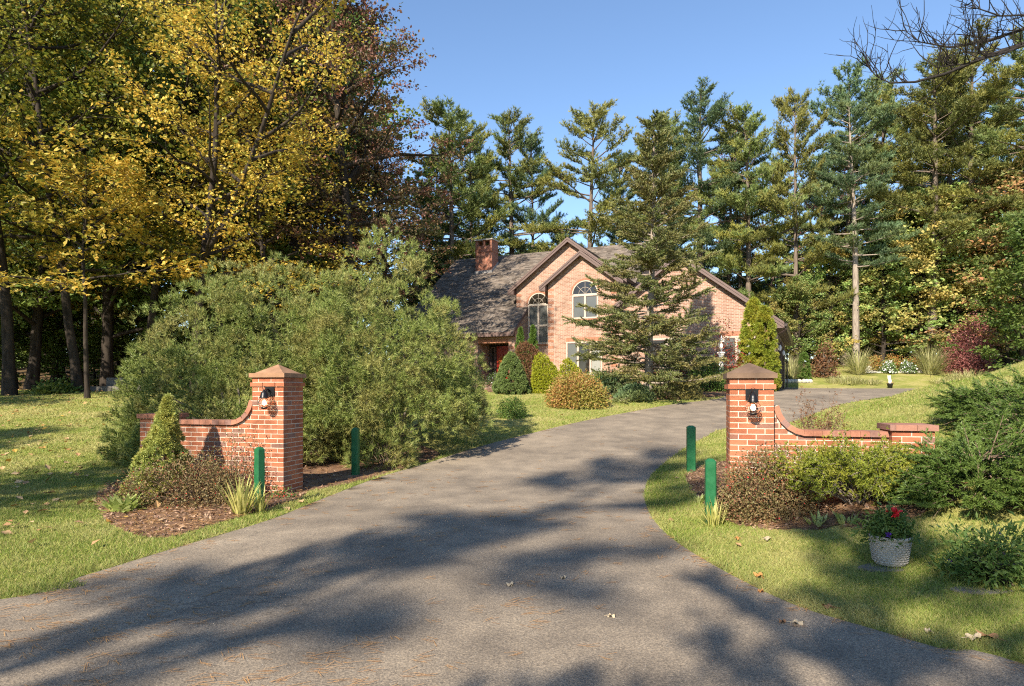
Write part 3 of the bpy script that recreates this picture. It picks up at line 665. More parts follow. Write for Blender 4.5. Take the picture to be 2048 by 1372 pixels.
# green posts
def bollard(px, py, Z, ztop, wd, rz, label):
    x, y = (px-CX)/FPX*Z, Z; zb = Tz(x, y); o = empty('bollard', (x, y, zb), R(rz), label, 'bollard', 'green posts along the drive edge'); h = hz(ztop, Z) - zb; a = wd/2; c = .012
    m = MB(); oc = [(-a+c,-a),(a-c,-a),(a,-a+c),(a,a-c),(a-c,a),(-a+c,a),(-a,a-c),(-a,-a+c)]
    m.extrude([(p[0], p[1], -.1) for p in oc], (0, 0, h+.1-.028)); m.build('post', M['green_paint'], o)
    t = MB(); s = .45; b0 = [(p[0], p[1], h-.0275) for p in oc]; b1 = [(p[0]*s, p[1]*s, h) for p in oc]
    t.add(b0 + b1, [tuple(range(8,16)), tuple(range(7,-1,-1))] + [(i, (i+1)%8, 8+(i+1)%8, 8+i) for i in range(8)]); t.build('top', M['green_paint'], o)
bollard(519, 0, 8.35, 894, .103, -40, 'dark green square post in front of the brick pillar, beside pale sword leaves')
bollard(711, 0, 10.9, 855, .112, -10, 'green square post under the edge of the big spreading pine')
bollard(1421, 0, 7.35, 917, .116, -8, 'green square post nearest the berry bush, dry grass at its foot')
bollard(1382, 0, 11.2, 851, .145, -8, 'green square post standing in grass at the bend of the drive')
# ------------------------------------------------------------------ the brick house
hzb = Tz(11.0, 27.4) - .02
HOUSE = empty('brick_house', (HO[0], HO[1], hzb), HA, 'brick house with steep brown gables, arched windows and a tall chimney', 'house')
def hpart(mb, name, mat, parent=None, **kw): o = mb.build(name, M[mat], parent or HOUSE); return tag(o, **kw) if kw else o
SL = .755
def wall_prism(poly, d0, d1):            # poly in (s, z), pushed from d0 to d1
    return MB().extrude([(s, d0, z) for s, z in poly], (0, d1-d0, 0))
# gable bays
G1, G2, GG = (-10.30, 8.00), (-9.40, 7.10), (-4.03, 6.12)       # ridge (s, z) of the two bays and the garage
def gz(g, s): return g[1] - SL*abs(s - g[0])
hpart(wall_prism([(-13.4,-.4),(-13.4,gz(G1,-13.4)),G1,(-7.5,gz(G1,-7.5)),(-7.5,-.4)], 2.8, 6.4), 'wall', 'house_brick')
hpart(wall_prism([(-11.29,-.4),(-11.29,gz(G2,-11.29)),G2,(-7.5,gz(G2,-7.5)),(-7.5,-.4)], 2.2, 2.8), 'wall', 'house_brick')
hpart(wall_prism([(-6.9,-.4),(-6.9,gz(GG,-6.9)),GG,(0,gz(GG,0)),(0,-.4)], 0, 13.8), 'wall', 'house_brick')
def side_prism(prof, s0, s1): return MB().extrude([(s0, d, z) for d, z in prof], (s1-s0, 0, 0))
EZ, ED, RD = 3.06, .8, 8.4; RZ = EZ + SL*(RD-ED)
def mainz(d): return EZ + SL*(d-ED) if d < RD else RZ - SL*(d-RD)
prof = [(1.15,-.4),(1.15,mainz(1.15)-.2),(RD,RZ-.2),(15.6,mainz(15.6)-.2),(15.6,-.4)]
rec = [(2.6,-.4),(2.6,mainz(2.6)-.2),(RD,RZ-.2),(15.6,mainz(15.6)-.2),(15.6,-.4)]
hpart(side_prism(prof, -20.2, -14.95), 'wall', 'house_brick')
hpart(side_prism(prof, -13.12, -12.76), 'wall', 'house_brick')
hpart(side_prism(rec, -14.95, -13.12), 'wall', 'house_brick')
hpart(MB().box(-14.95, -13.12, 1.15, 1.55, 2.52, 3.02), 'porch_header', 'house_brick')
bodyp = [(3.4,-.4),(3.4,mainz(3.4)-.2),(RD,RZ-.2),(15.6,mainz(15.6)-.2),(15.6,-.4)]
hpart(side_prism(bodyp, -12.76, -7.2), 'wall', 'house_brick')

# roof slabs and their shingle courses
def slab(A, B, C_, D_, th=.12):
    """roof plane with corners A,B along the eave and C,D along the ridge (3d), thickened downwards"""
    A, B, C_, D_ = map(Vector, (A, B, C_, D_)); n = (B-A).cross(D_-A).normalized()
    if n.z < 0: n = -n
    return MB().extrude([A, B, C_, D_], -n*th), n
def shingled(A, B, C_, D_, seed, drop=None):
    m, n = slab(A, B, C_, D_); r = hpart(m, 'roof', 'trim'); A, B, D_ = Vector(A), Vector(B), Vector(D_)
    u = (B-A); Lu = u.length; u.normalize(); v = (D_-A); Lv = v.length; v.normalize(); rg = random.Random(seed); V = []; F = []; row = 0; y = -.03
    while y < Lv - .02:
        x = -rg.random()*.3; h = .17
        while x < Lu:
            wv = rg.choice((.16, .22, .30, .30, .38)); a, b = max(x, 0), min(x+wv, Lu); x += wv
            if b - a < .02: continue
            t0 = .016 + rg.random()*.010; P = [A + u*a + v*y + n*t0, A + u*(b-.004) + v*y + n*t0, A + u*(b-.004) + v*min(y+h, Lv) + n*.003, A + u*a + v*min(y+h, Lv) + n*.003, A + u*a + v*y + n*.001, A + u*(b-.004) + v*y + n*.001]
            k = len(V); V += [tuple(p) for p in P]; F += [(k, k+1, k+2, k+3), (k+4, k+5, k+1, k)]
        y += .145; row += 1
    me = bpy.data.meshes.new('shingles'); me.from_pydata(V, [], F); me.materials.append(M['shingle']); o = bpy.data.objects.new('shingles', me); COL.objects.link(o); o.parent = r; tag(o, kind='stuff')
    return r
shingled((-20.4,ED,EZ), (-12.70,ED,EZ), (-12.70,RD,RZ), (-20.4,RD,RZ), 1)
dv = 3.3; shingled((-12.70,dv,mainz(dv)), (-7.1,dv,mainz(dv)), (-7.1,RD,RZ), (-12.70,RD,RZ), 2)
m, _ = slab((-20.4,16,EZ), (-7.1,16,EZ), (-7.1,RD,RZ), (-20.4,RD,RZ)); hpart(m, 'roof', 'shingle')
def gable_roof(g, sl, sr, d0, d1, seed, both=True):
    z = lambda s: g[1] + .13 - SL*abs(s-g[0])
    shingled((sl,d1,z(sl)), (sl,d0,z(sl)), (g[0],d0,z(g[0])), (g[0],d1,z(g[0])), seed)
    shingled((sr,d0,z(sr)), (sr,d1,z(sr)), (g[0],d1,z(g[0])), (g[0],d0,z(g[0])), seed+1)
    # rake boards on the front edge, two steps, and boxed returns at their feet
    rk = MB()
    for s in (sl, sr):
        for off, hh, dd in ((.0, .20, .03), (-.002, .09, .055)):
            A = [(s, d0, z(s)+off-.005), (g[0], d0, z(g[0])+off-.005), (g[0], d0, z(g[0])+off-hh*1.25), (s, d0, z(s)+off-hh*1.25)]
            rk.extrude(A, (0, -dd, 0))
        i = 1 if s < g[0] else -1
        rk.extrude([(s+.005*i, d0-.002, z(s)-.245), (s+.34*i, d0-.002, z(s)-.245), (s+.34*i, d0-.002, z(s)+.34*SL-.24), (s+.005*i, d0-.002, z(s)-.20)], (0, .30, 0))
    hpart(rk, 'rake_board', 'trim'); sf = MB()
    for s in (sl, sr):
        sf.extrude([(s, d0+.002, z(s)-.135), (g[0], d0+.002, z(g[0])-.135), (g[0], d0+.31, z(g[0])-.135), (s, d0+.31, z(s)-.135)], (0, 0, -.012))
    hpart(sf, 'soffit', 'trim')
gable_roof(G1, -13.78, -7.10, 2.5, 7.6, 11)
gable_roof(G2, -11.68, -7.12, 1.9, 6.4, 21)
gable_roof(GG, -7.15, .40, -.30, 14.1, 31)
# porch eave board, gutter, dark soffit
hpart(MB().box(-20.4, -12.70, ED-.04, ED, EZ-.22, EZ-.005), 'fascia', 'trim')
hpart(MB().box(-20.4, -12.72, ED+.002, 1.14, EZ-.235, EZ-.222), 'soffit', 'trim')
hpart(MB().extrude([(-12.70,ED,EZ-.16),(-12.70,2.9,mainz(2.9)-.16),(-12.70,2.9,mainz(2.9)+.01),(-12.70,ED,EZ+.01)], (.03,0,0)), 'rake_board', 'trim')
# soldier courses over openings, arches, quoins
def soldiers(s0, s1, d, z0, name='soldier_course', h=.203):
    mb = MB(); n = int((s1-s0)/.0677)
    for i in range(n): mb.box(s0+i*.0677+.005, s0+(i+1)*.0677-.004, d-.012, d+.04, z0, z0+h)
    return hpart(mb, name, 'house_brick', kind='stuff')
M['soldier'] = plain('soldier_brick', (.33,.145,.085), .85, .2, 14)
def soldiers(s0, s1, d, z0, h=.203):
    mb = MB(); n = int((s1-s0)/.0677)
    for i in range(n): mb.box(s0+i*.0677+.005, s0+(i+1)*.0677-.004, d-.014, d+.02, z0, z0+h)
    return hpart(mb, 'soldier_course', 'soldier', kind='stuff')
def quoin(s0, s1, d, z0, z1, side=None):
    z = z0
    while z < z1:
        hpart(MB().box(s0, s1, d-.010, d+.02, z, z+.13), 'quoin', 'soldier'); z += .338
quoin(-11.285, -10.95, 2.2, .2, 5.3); quoin(-7.84, -7.505, 2.2, .2, 5.3); quoin(-13.395, -13.1, 2.8, 4.5, 5.4); quoin(-.36, -.005, 0, .2, 2.9); quoin(-13.11, -12.79, 1.15, .5, 2.5)
hpart(MB().box(-10.945, -10.93, 2.195, 2.21, 0, 5.5), 'expansion_joint', 'mortar')

def window(sc_, wd, z0, zs, d, cols, rows=(), arch=False, pane='glass', fan=False):
    """frame part with panes and glazing bars below it"""
    a = wd/2; f = .075; fr = MB(); y0, y1 = d-.045, d+.02
    fr.box(sc_-a, sc_-a+f, y0, y1, z0+f, zs); fr.box(sc_+a-f, sc_+a, y0, y1, z0+f, zs); fr.box(sc_-a, sc_+a, y0-.012, y1, z0, z0+f)
    if not arch: fr.box(sc_-a+f, sc_+a-f, y0, y1, zs-f, zs)
    else:
        fr.box(sc_-a+f, sc_+a-f, y0-.006, y1, zs-.06, zs+.06); n = 20
        for i in range(n):
            t0, t1 = pi*i/n, pi*(i+1)/n; q = [(sc_+r_*math.cos(t), y0, zs+.06+r_*math.sin(t)*.98) for t, r_ in ((t0, a), (t1, a), (t1, a-.055), (t0, a-.055))]; fr.extrude(q, (0, y1-y0, 0))
    for c in cols: fr.box(sc_+c-.05, sc_+c+.05, y0+.004, y1, z0+f, zs-(.06 if arch else f))
    for r_ in rows: fr.box(sc_-a+f, sc_+a-f, y0-.003, y1, r_-.05, r_+.05)
    W = hpart(fr, 'window', 'frame')
    xs = [-a+f] + [v for c in cols for v in (c-.05, c+.05)] + [a-f]; zz = [z0+f] + [v for r_ in rows for v in (r_-.05, r_+.05)] + [zs-(.06 if arch else f)]
    for i in range(0, len(xs), 2):
        for k in range(0, len(zz), 2):
            p = pane if isinstance(pane, str) else pane[i//2]
            MB().box(sc_+xs[i], sc_+xs[i+1], d-.018, d-.008, zz[k], zz[k+1]).build('pane', M[p], W)
            # dark sash line round each pane
            sb = MB(); e = .022
            sb.box(sc_+xs[i], sc_+xs[i]+e, d-.030, d-.019, zz[k], zz[k+1]); sb.box(sc_+xs[i+1]-e, sc_+xs[i+1], d-.030, d-.019, zz[k], zz[k+1])
            sb.box(sc_+xs[i]+e, sc_+xs[i+1]-e, d-.030, d-.019, zz[k+1]-e*1.6, zz[k+1]); sb.build('sash', M['trim'], W)
    if arch:
        r_ = a-.055; pts = [(sc_+r_*math.cos(pi*i/20), d-.018, zs+.06+r_*math.sin(pi*i/20)*.98) for i in range(21)]; MB().extrude(pts, (0, .01, 0)).build('pane', M['glass_dark'], W)
        mu = MB(); c0 = (sc_, d-.028, zs+.06); ri = r_*.52
        mu.tube([(sc_+ri*math.cos(t), d-.028, zs+.06+ri*math.sin(t)) for t in np.linspace(0, pi, 15)], .010, 6)
        for t in (pi/4, pi/2, 3*pi/4): mu.tube([(sc_+.02*math.cos(t), d-.028, zs+.06+.02*math.sin(t)), (sc_+r_*math.cos(t), d-.028, zs+.06+r_*math.sin(t)*.98)], .010, 6)
        mu.build('fan_muntin', M['frame'], W)
        av = MB(); n = int(pi*(a+.06)/.07)
        for i in range(n):
            t0, t1 = pi*(i+.06)/n, pi*(i+.94)/n; q = [(sc_+r2*math.cos(t), d-.012, zs+.06+r2*math.sin(t)) for t, r2 in ((t0, a+.008), (t1, a+.008), (t1, a+.11), (t0, a+.11))]; av.extrude(q, (0, .03, 0))
        hpart(av, 'brick_arch', 'soldier', kind='stuff')
    sl = MB(); n = int((wd+.1)/.0677)
    for i in range(n): sl.box(sc_-a-.05+i*.0677+.004, sc_-a-.05+(i+1)*.0677-.004, d-.05, d+.02, z0-.085, z0-.004)
    hpart(sl, 'sill', 'soldier', kind='stuff'); return W
window(-12.08, 1.21, 2.52, 4.66, 2.8, (0,), (3.52,), True)
window(-9.22, 1.42, 3.72, 4.95, 2.2, (0,), (), True)
window(-9.28, 1.95, .78, 2.54, 2.2, (-.33, .36), (), False, pane=('glass', 'glass_dark', 'curtain')); soldiers(-10.27, -8.29, 2.2, 2.545)
window(-1.45, 1.35, 1.10, 2.40, 0.0, (-.1,), (), False, pane=('glass', 'curtain')); soldiers(-2.25, -.75, 0.0, 2.405)
window(-4.6, 1.5, .9, 2.40, 0.0, (0,), (), False, pane='glass_dark')
soldiers(-14.95, -13.12, 1.15, 2.525)
# porch recess: floor, frame, door, sidelights
hpart(MB().box(-14.93, -13.14, 1.16, 2.59, -.3, .44), 'porch_floor', 'house_brick')
hpart(MB().box(-14.9, -13.16, 2.50, 2.598, .445, 2.515), 'door_surround', 'dark_in')
dr = MB().box(-14.45, -13.55, 2.455, 2.498, .46, 2.44); door = hpart(dr, 'door', 'door_red')
for (x0, x1) in ((-14.36, -14.04), (-13.96, -13.64)):
    for (z0, z1) in ((.60, 1.0), (1.10, 1.62), (1.72, 2.32)): MB().box(x0, x1, 2.44, 2.454, z0, z1).build('panel', M['door_red'], door)
MB().tube([(-13.62,2.45,1.42),(-13.62,2.39,1.42),(-13.62,2.385,1.38)], .018, 8).build('handle', M['black_metal'], door)
for x0, x1 in ((-14.84, -14.53), (-13.47, -13.22)):
    sl = hpart(MB().box(x0, x1, 2.46, 2.499, .5, 2.40), 'sidelight', 'trim'); MB().box(x0+.06, x1-.06, 2.45, 2.459, .85, 2.32).build('pane', M['glass_dark'], sl)
# brick steps
for i, (d0, zt) in enumerate(((.62, .30), (.26, .15))):
    hpart(MB().box(-14.7, -13.25, d0, 1.14 - .004 if i == 0 else .615, -.3, zt), 'step', 'house_brick')
# chimney on the front slope
cs, cdp = -17.35, 6.55; w2 = .58
chim = hpart(MB().box(cs-w2, cs+w2, cdp, cdp+.9, 6.4, 9.12), 'chimney', 'chimney_brick')
MB().box(cs-w2-.035, cs+w2+.035, cdp-.035, cdp+.935, 8.72, 8.86).build('brick_band', M['chimney_brick'], chim)
cp = MB()
for x in (cs-w2, cs-.07, cs+w2-.14): cp.box(x, x+.14, cdp, cdp+.14, 9.121, 9.46); cp.box(x, x+.14, cdp+.76, cdp+.9, 9.121, 9.46)
cp.box(cs-w2, cs-w2+.14, cdp+.141, cdp+.759, 9.121, 9.46); cp.box(cs+w2-.14, cs+w2, cdp+.141, cdp+.759, 9.121, 9.46); cp.build('flue_pier', M['chimney_brick'], chim)
MB().box(cs-w2-.07, cs+w2+.07, cdp-.07, cdp+.97, 9.461, 9.54).build('cap_slab', M['concrete'], chim)
z7 = mainz(cdp); hpart(MB().box(cs-w2-.03, cs+w2+.03, cdp-.06, cdp-.002, z7-.12, z7+.14).extrude([(cs+w2+.002,cdp-.05,z7-.05),(cs+w2+.002,cdp+.9,mainz(cdp+.9)-.05),(cs+w2+.002,cdp+.9,mainz(cdp+.9)+.14),(cs+w2+.002,cdp-.05,z7+.14)], (.02,0,0)), 'flashing', 'lead')
# garage side: clapboards, doors, gutter, downspouts
cl = MB(); z = .0
while z < 2.86: cl.extrude([(.002,.12,z), (.034,.12,z), (.014,.12,z+.118), (.002,.12,z+.118)], (0, 13.5, 0)); z += .115
hpart(cl, 'clapboard', 'siding', kind='stuff')
hpart(MB().box(.002, .05, -.0, .118, -.05, 2.9), 'corner_board', 'trim')
for d0 in (2.2, 6.6): 
    g = hpart(MB().box(.036, .062, d0, d0+2.9, .0, 2.25), 'garage_door', 'garage_door')
    for k in range(4): MB().box(.063, .078, d0+.1, d0+2.8, .06+k*.55, .52+k*.55).build('panel', M['garage_door'], g)
    hpart(MB().box(.036, .085, d0-.14, d0-.003, 0, 2.4).box(.036, .085, d0+2.903, d0+3.04, 0, 2.4).box(.036, .085, d0-.14, d0+3.04, 2.403, 2.54), 'door_trim', 'trim')
hpart(MB().box(.36, .0, -.0, 0, 0, 0) if False else MB().box(.05, .40, .3, 14.0, 2.735, 2.75), 'soffit', 'soffit')
hpart(MB().extrude([(.402,-.33,2.84),(.53,-.33,2.84),(.52,-.33,2.76),(.44,-.33,2.72),(.402,-.33,2.72)], (0, 14.5, 0)), 'gutter', 'gutter')
hpart(MB().tube([(.47,-.2,2.72),(.46,-.2,2.62),(.30,-.1,2.5),(.12,.06,2.42),(.10,.06,2.3),(.10,.06,.02)], .042, 8), 'downspout', 'gutter')
hpart(MB().tube([(.47,13.9,2.72),(.46,13.9,2.6),(.20,13.85,2.45),(.12,13.8,2.3),(.12,13.8,.02)], .042, 8), 'downspout', 'gutter')
hpart(MB().tube([(-11.36,2.72,5.2),(-11.36,2.72,2.4)], .045, 8), 'downspout', 'gutter')
for d0 in (1.2, 5.9):
    lp = MB().lathe([(.0,.12),(.05,.08),(.055,.06),(.07,.0),(.06,-.10),(.03,-.14),(0,-.15)], 12, (.17, d0, 1.92)).build('side_lamp', M['white'], HOUSE)
# wreath on the door
wp = HP(-14.0, 2.40); wr = empty('wreath', (wp[0], wp[1], hzb+1.62), HA, 'orange straw wreath hanging on the dark red front door', 'wreath')
rg = rng_(5); th = rg.uniform(0, 2*pi, 900); rr = .20 + rg.normal(size=900)*.035
P = np.stack([rr*np.cos(th), rg.normal(size=900)*.025, rr*np.sin(th)], 1); V, F = leaves(P, .09, .035, rg, 0); mk('straw', V, F, M['straw'], wr)
MB().tube([(.19*math.cos(a), .01, .19*math.sin(a)) for a in np.linspace(0, 2*pi, 21)], .03, 8, False).build('hoop', M['straw'], wr)
# ------------------------------------------------------------------ trees
def curve_pts(p, d, L, n, rg, wob, lift):
    """a bent branch line starting at p in direction d"""
    out = [np.array(p, float)]; d = np.array(d, float)
    for i in range(n):
        d = d + rg.normal(size=3)*wob + np.array([0, 0, lift]); d /= np.linalg.norm(d); out.append(out[-1] + d*L/n)
    return np.array(out), d

def broadleaf(seed, H, r0, base, Rc, nl, nsub, ntw, nlf, L, W, lift=.05, flat=.6, lean=0.0, shape=None, fork=False, bigleaf=False, tufts=.16):
    """trunk (with its limbs) and leaf crown of a deciduous tree -> ((V,F),(V,F))"""
    rg = rng_(seed); lines = []; n = 12
    tp, _ = curve_pts((0, 0, -.25), (lean*rg.normal(), lean*rg.normal(), 1), H*.93, n, rg, .035, .05)
    tr = r0 * (1 - np.linspace(0, 1, n+1))**.8 + .015; tr[0] *= 1.35; lines.append((tp, tr)); stems = [(tp, tr)]
    if fork:
        k = 4; d = nrm(np.array([rg.normal(), rg.normal(), 2.2])); tp2, _ = curve_pts(tp[k], d, H*.6, n, rg, .05, .06); tr2 = tr[k]*.8*(1-np.linspace(0,1,n+1))**.8+.015; lines.append((tp2, tr2)); stems.append((tp2, tr2))
    LP = []; LD = []; az = rg.uniform(0, 6.28)
    for i in range(nl):
        sp_, sr_ = stems[i % len(stems)]
        f = (i + rg.random()) / nl; h = base + (H*.90 - base)*f; j = np.interp(h, sp_[:, 2], np.arange(len(sp_))); j0 = int(min(j, len(sp_)-2)); p = sp_[j0] + (sp_[j0+1]-sp_[j0])*(j-j0)
        if abs(p[2]-h) > 2.5: p = sp_[-2]
        pr = (shape(f) if shape else math.sin(pi*(f*.78+.22))**.65) ; Lb = Rc*pr*rg.uniform(.75, 1.15); az += 2.4 + rg.normal()*.35
        el = R(8 + 48*f + rg.normal()*8); d = np.array([math.cos(az)*math.cos(el), math.sin(az)*math.cos(el), math.sin(el)])
        bp, bd = curve_pts(p, d, Lb, 6, rg, .10, lift); rb = max(.012, min(r0*.42, .028*Lb))*(1-np.linspace(0,1,7))**.9+.006; lines.append((bp, rb))
        for s in range(nsub):
            t = .22 + .78*(s + rg.random())/nsub; k = t*6; k0 = int(min(k, 5)); q = bp[k0] + (bp[k0+1]-bp[k0])*(k-k0); dd = nrm(bp[k0+1]-bp[k0]); sd = nrm(np.cross(dd, [0, 0, 1])) * (1 if s % 2 else -1)
            d2 = nrm(dd*.7 + sd*rg.uniform(.4, 1.1) + np.array([0, 0, rg.normal()*.25])); L2 = Lb*(.42 - .18*t)*rg.uniform(.7, 1.3) + .25
            sp2, _ = curve_pts(q, d2, L2, 4, rg, .12, lift*.6); lines.append((sp2, np.linspace(.012+.004*L2, .004, 5)))
            for w_ in range(ntw):
                t2 = rg.uniform(.2, 1)*4; a0 = int(min(t2, 3)); q2 = sp2[a0] + (sp2[a0+1]-sp2[a0])*(t2-a0); d3 = nrm(d2 + rg.normal(size=3)*np.array([.8,.8,.35])); L3 = rg.uniform(.25, .65)*min(1, .5+Lb/6)
                m = nlf; tt = rg.uniform(.1, 1, m)[:, None]; LP.append(q2 + d3*L3*tt + rg.normal(size=(m, 3))*np.array([tufts, tufts, tufts*.45])); LD.append(np.repeat((d3 + np.array([0, 0, -.25]))[None], m, 0))
    LP = np.concatenate(LP); LD = np.concatenate(LD)
    lf = lobed(LP, L, rg, flat) if bigleaf else leaves(LP, L, W, rg, flat, LD)
    return tubes(lines, 6), lf

def conifer_pine(seed, H, r0, base, Rc, step=1.05, nb=5, dens_=1.0, L=.26, W=.046, K=6):
    """tall white pine: straight trunk, tiered plumes of tufts"""
    rg = rng_(seed); lines = []; n = 10; tp, _ = curve_pts((0, 0, -.3), (0, 0, 1), H, n, rg, .012, .05); lines.append((tp, r0*(1-np.linspace(0, 1, n+1))**.75+.02)); P = []; D = []
    h = base; az = rg.uniform(0, 6)
    while h < H - .3:
        f = (h-base)/(H-base); k = rg.integers(nb-1, nb+2)
        for b in range(k):
            if rg.random() < .22: continue
            az += 2*pi/k + rg.normal()*.5; hh = h + rg.normal()*.22; x = np.interp(hh, tp[:, 2], tp[:, 0]); y = np.interp(hh, tp[:, 2], tp[:, 1])
            Lb = Rc*(min(1, .7+f*1.2) * (1-f)**.50 + .05)*rg.uniform(.45, 1.25); el = R(2 + 40*f**2 + rg.normal()*8)
            bp, _ = curve_pts((x, y, hh), (math.cos(az)*math.cos(el), math.sin(az)*math.cos(el), math.sin(el)), Lb, 6, rg, .06, .03); lines.append((bp, np.linspace(.016+.013*Lb, .008, 7)))
            ns = int(5 + Lb*4.4*dens_)
            for s in range(ns):
                t = .34 + .66*(s+rg.random())/ns; q = t*6; k0 = int(min(q, 5)); p = bp[k0] + (bp[k0+1]-bp[k0])*(q-k0); dd = nrm(bp[k0+1]-bp[k0]); sd = nrm(np.cross(dd, [0,0,1]))*(1 if s % 2 else -1)
                d2 = nrm(dd*.75 + sd*rg.uniform(.3, 1.1) + np.array([0,0,.16+rg.normal()*.16])); L2 = (.30+.26*Lb*(1-t*.7))*rg.uniform(.6, 1.25); m = int(3 + L2*11*dens_); tt = np.linspace(.12, 1, m)[:, None]
                P.append(p + d2*L2*tt + np.array([0,0,.16])*L2*tt**2 + rg.normal(size=(m,3))*np.array([.07,.07,.05])); D.append(np.repeat((d2*.7+np.array([0,0,.55]))[None], m, 0))
        h += step*(1-.45*f)*rg.uniform(.8, 1.2)
    for a in np.linspace(0, 2*pi, 4): P.append(tp[-1][None] + np.array([[0,0,-.1],[0,0,.15]])); D.append(np.array([[math.cos(a)*.4, math.sin(a)*.4, 1.]]*2))
    # dead stubs below the crown
    for i in range(9):
        hh = rg.uniform(.25, 1)*base; a = rg.uniform(0, 6.28); bp, _ = curve_pts((np.interp(hh,tp[:,2],tp[:,0]), np.interp(hh,tp[:,2],tp[:,1]), hh), (math.cos(a), math.sin(a), .05), rg.uniform(.5, 1.9), 4, rg, .1, -.03); lines.append((bp, np.linspace(.03, .008, 5)))
    return tubes(lines, 6), blades(np.concatenate(P), nrm(np.concatenate(D)), K, L, W, .55, rg)

def tree(name, label, cat, loc, wood, crown, bk, lf, rz=0, sc=1, group=None):
    o = empty(name, loc, rz, label, cat, group); o.scale = (sc, sc, sc) if not hasattr(sc, '__len__') else sc
    mk('trunk', wood[0], wood[1], M[bk], o, smooth=True); mk('crown', crown[0], crown[1], M[lf], o); return o
PROTO = {}
def plant_tree(key, make, name, label, cat, loc, bk, lf, rz, sc, group=None):
    """the first of each kind is built, the others share its meshes and take their own materials"""
    if key not in PROTO:
        w_, c_ = make(); o = tree(name, label, cat, loc, w_, c_, bk, lf, rz, sc, group); PROTO[key] = [(ch.name, ch.data) for ch in o.children]; return o
    o = empty(name, loc, rz, label, cat, group); o.scale = (sc, sc, sc) if not hasattr(sc, '__len__') else sc
    for nm, me in PROTO[key]:
        mt = bk if nm.startswith('trunk') else lf; c = bpy.data.objects.new(nm.split('.')[0], me); COL.objects.link(c); c.parent = o
        c.material_slots[0].link = 'OBJECT'; c.material_slots[0].material = M[mt]
    return o
rs = random.Random(77)
MAKE = {
 'maple': lambda: broadleaf(31, 18, .17, 4.2, 4.8, 32, 8, 6, 10, .13, .115, flat=.7, fork=True, tufts=.2),
 'maple2': lambda: broadleaf(32, 17, .14, 3.8, 4.5, 28, 8, 6, 9, .13, .115, flat=.7, lean=.08, tufts=.2),
 'tallred': lambda: broadleaf(33, 23, .30, 4.5, 5.0, 44, 7, 6, 13, .14, .10, flat=.4),
 'wood': lambda: broadleaf(34, 19, .21, 2.5, 4.4, 32, 6, 6, 9, .20, .16, flat=.5),
 'wood2': lambda: broadleaf(35, 16, .17, 1.6, 4.0, 34, 6, 5, 10, .20, .16, flat=.5, lean=.1),
 'bushy': lambda: broadleaf(36, 11, .17, .7, 3.9, 40, 7, 6, 10, .19, .14, flat=.5, shape=lambda f: (1-f**2.2)**.6*.95+.1),
 'bushy2': lambda: broadleaf(37, 13, .18, 1.0, 3.6, 40, 7, 6, 10, .19, .14, flat=.5, shape=lambda f: (1-f**2)**.7*.9+.12),
 'under': lambda: broadleaf(38, 5, .07, .5, 2.2, 22, 5, 5, 9, .17, .12, flat=.6, shape=lambda f: 1-f*.5),
 'pine_a': lambda: conifer_pine(41, 22, .30, 6.0, 5.6),
 'pine_b': lambda: conifer_pine(42, 24, .32, 7.5, 5.0, nb=5),
 'pine_c': lambda: conifer_pine(43, 20, .28, 3.0, 5.2, nb=5, dens_=1.0),
}
def put(key, px, Z, top, name, label, cat, bk, lf, group=None, wide=1.0, rz=None):
    """a tree on the column px at Z metres whose tip shows at row top"""
    base = {'maple':18,'maple2':17,'tallred':23,'wood':19,'wood2':16,'bushy':11,'bushy2':13,'under':5,'pine_a':22,'pine_b':24,'pine_c':20}[key]*.97
    x, y, z = at(px, Z); s = (hz(top, Z) - z) / base
    return plant_tree(key, MAKE[key], name, label, cat, (x, y, z-.05), bk, lf, rs.uniform(0, 6.28) if rz is None else rz, (s*wide, s*wide, s), group)

# maples at the front of the left-hand wood
gy = 'yellow maples at the wood edge'
put('maple', 390, 24.5, -120, 'maple_tree', 'bright golden maple leaning over the tall pine shrub, its crown the sunniest in the wood', 'tree', 'bk_dark', 'lf_yellow', gy, 1.0, .6)
put('maple2', 158, 25, -190, 'maple_tree', 'yellow-green maple with a slender forked dark trunk rising from the lawn edge', 'tree', 'bk_dark', 'lf_yellowgreen', gy, 1.05, 2.2)
put('maple', 20, 23.5, -260, 'maple_tree', 'yellow-green maple with the thickest trunk at the left lawn edge', 'tree', 'bk_dark', 'lf_yellowgreen', gy, 1.0, 4.0)
put('maple2', 285, 28, -160, 'maple_tree', 'yellow-green maple set back in the wood behind the forked slender one', 'tree', 'bk_dark', 'lf_yellowgreen', gy, 1.0, 5.2)
put('maple2', 560, 27, 130, 'maple_tree', 'low orange-gold maple behind the pine shrub, below the maroon tree', 'tree', 'bk_dark', 'lf_yellow', gy, 1.25, 1.0)
put('tallred', 705, 30, -230, 'red_maple_tree', 'tall maroon and green maple standing against the open sky', 'tree', 'bk_dark', 'lf_red', None, .92, 2.0)
put('tallred', 600, 34, -260, 'red_maple_tree', 'tall dark green and maroon maple behind the golden maples', 'tree', 'bk_dark', 'lf_red', None, 1.0, 4.4)
put('tallred', 762, 33, 235, 'red_maple_tree', 'smaller maroon tree at the right end of the wood, just left of the chimney pines', 'tree', 'bk_dark', 'lf_red', None, 1.15, 1.1)
# low bough of a young maple
x, y, z = at(175, 22.5)
w_, c_ = broadleaf(51, 7.6, .08, 3.6, 4.0, 11, 6, 6, 7, .15, .13, lift=-.005, flat=.9, bigleaf=True, shape=lambda f: 1-.4*f, tufts=.2)
tree('young_maple_tree', 'young maple with flat sprays of orange-yellow leaves hanging over the shaded lawn', 'tree', (x, y, z), w_, c_, 'bk_dark', 'lf_yellow', 1.0, 1.0)
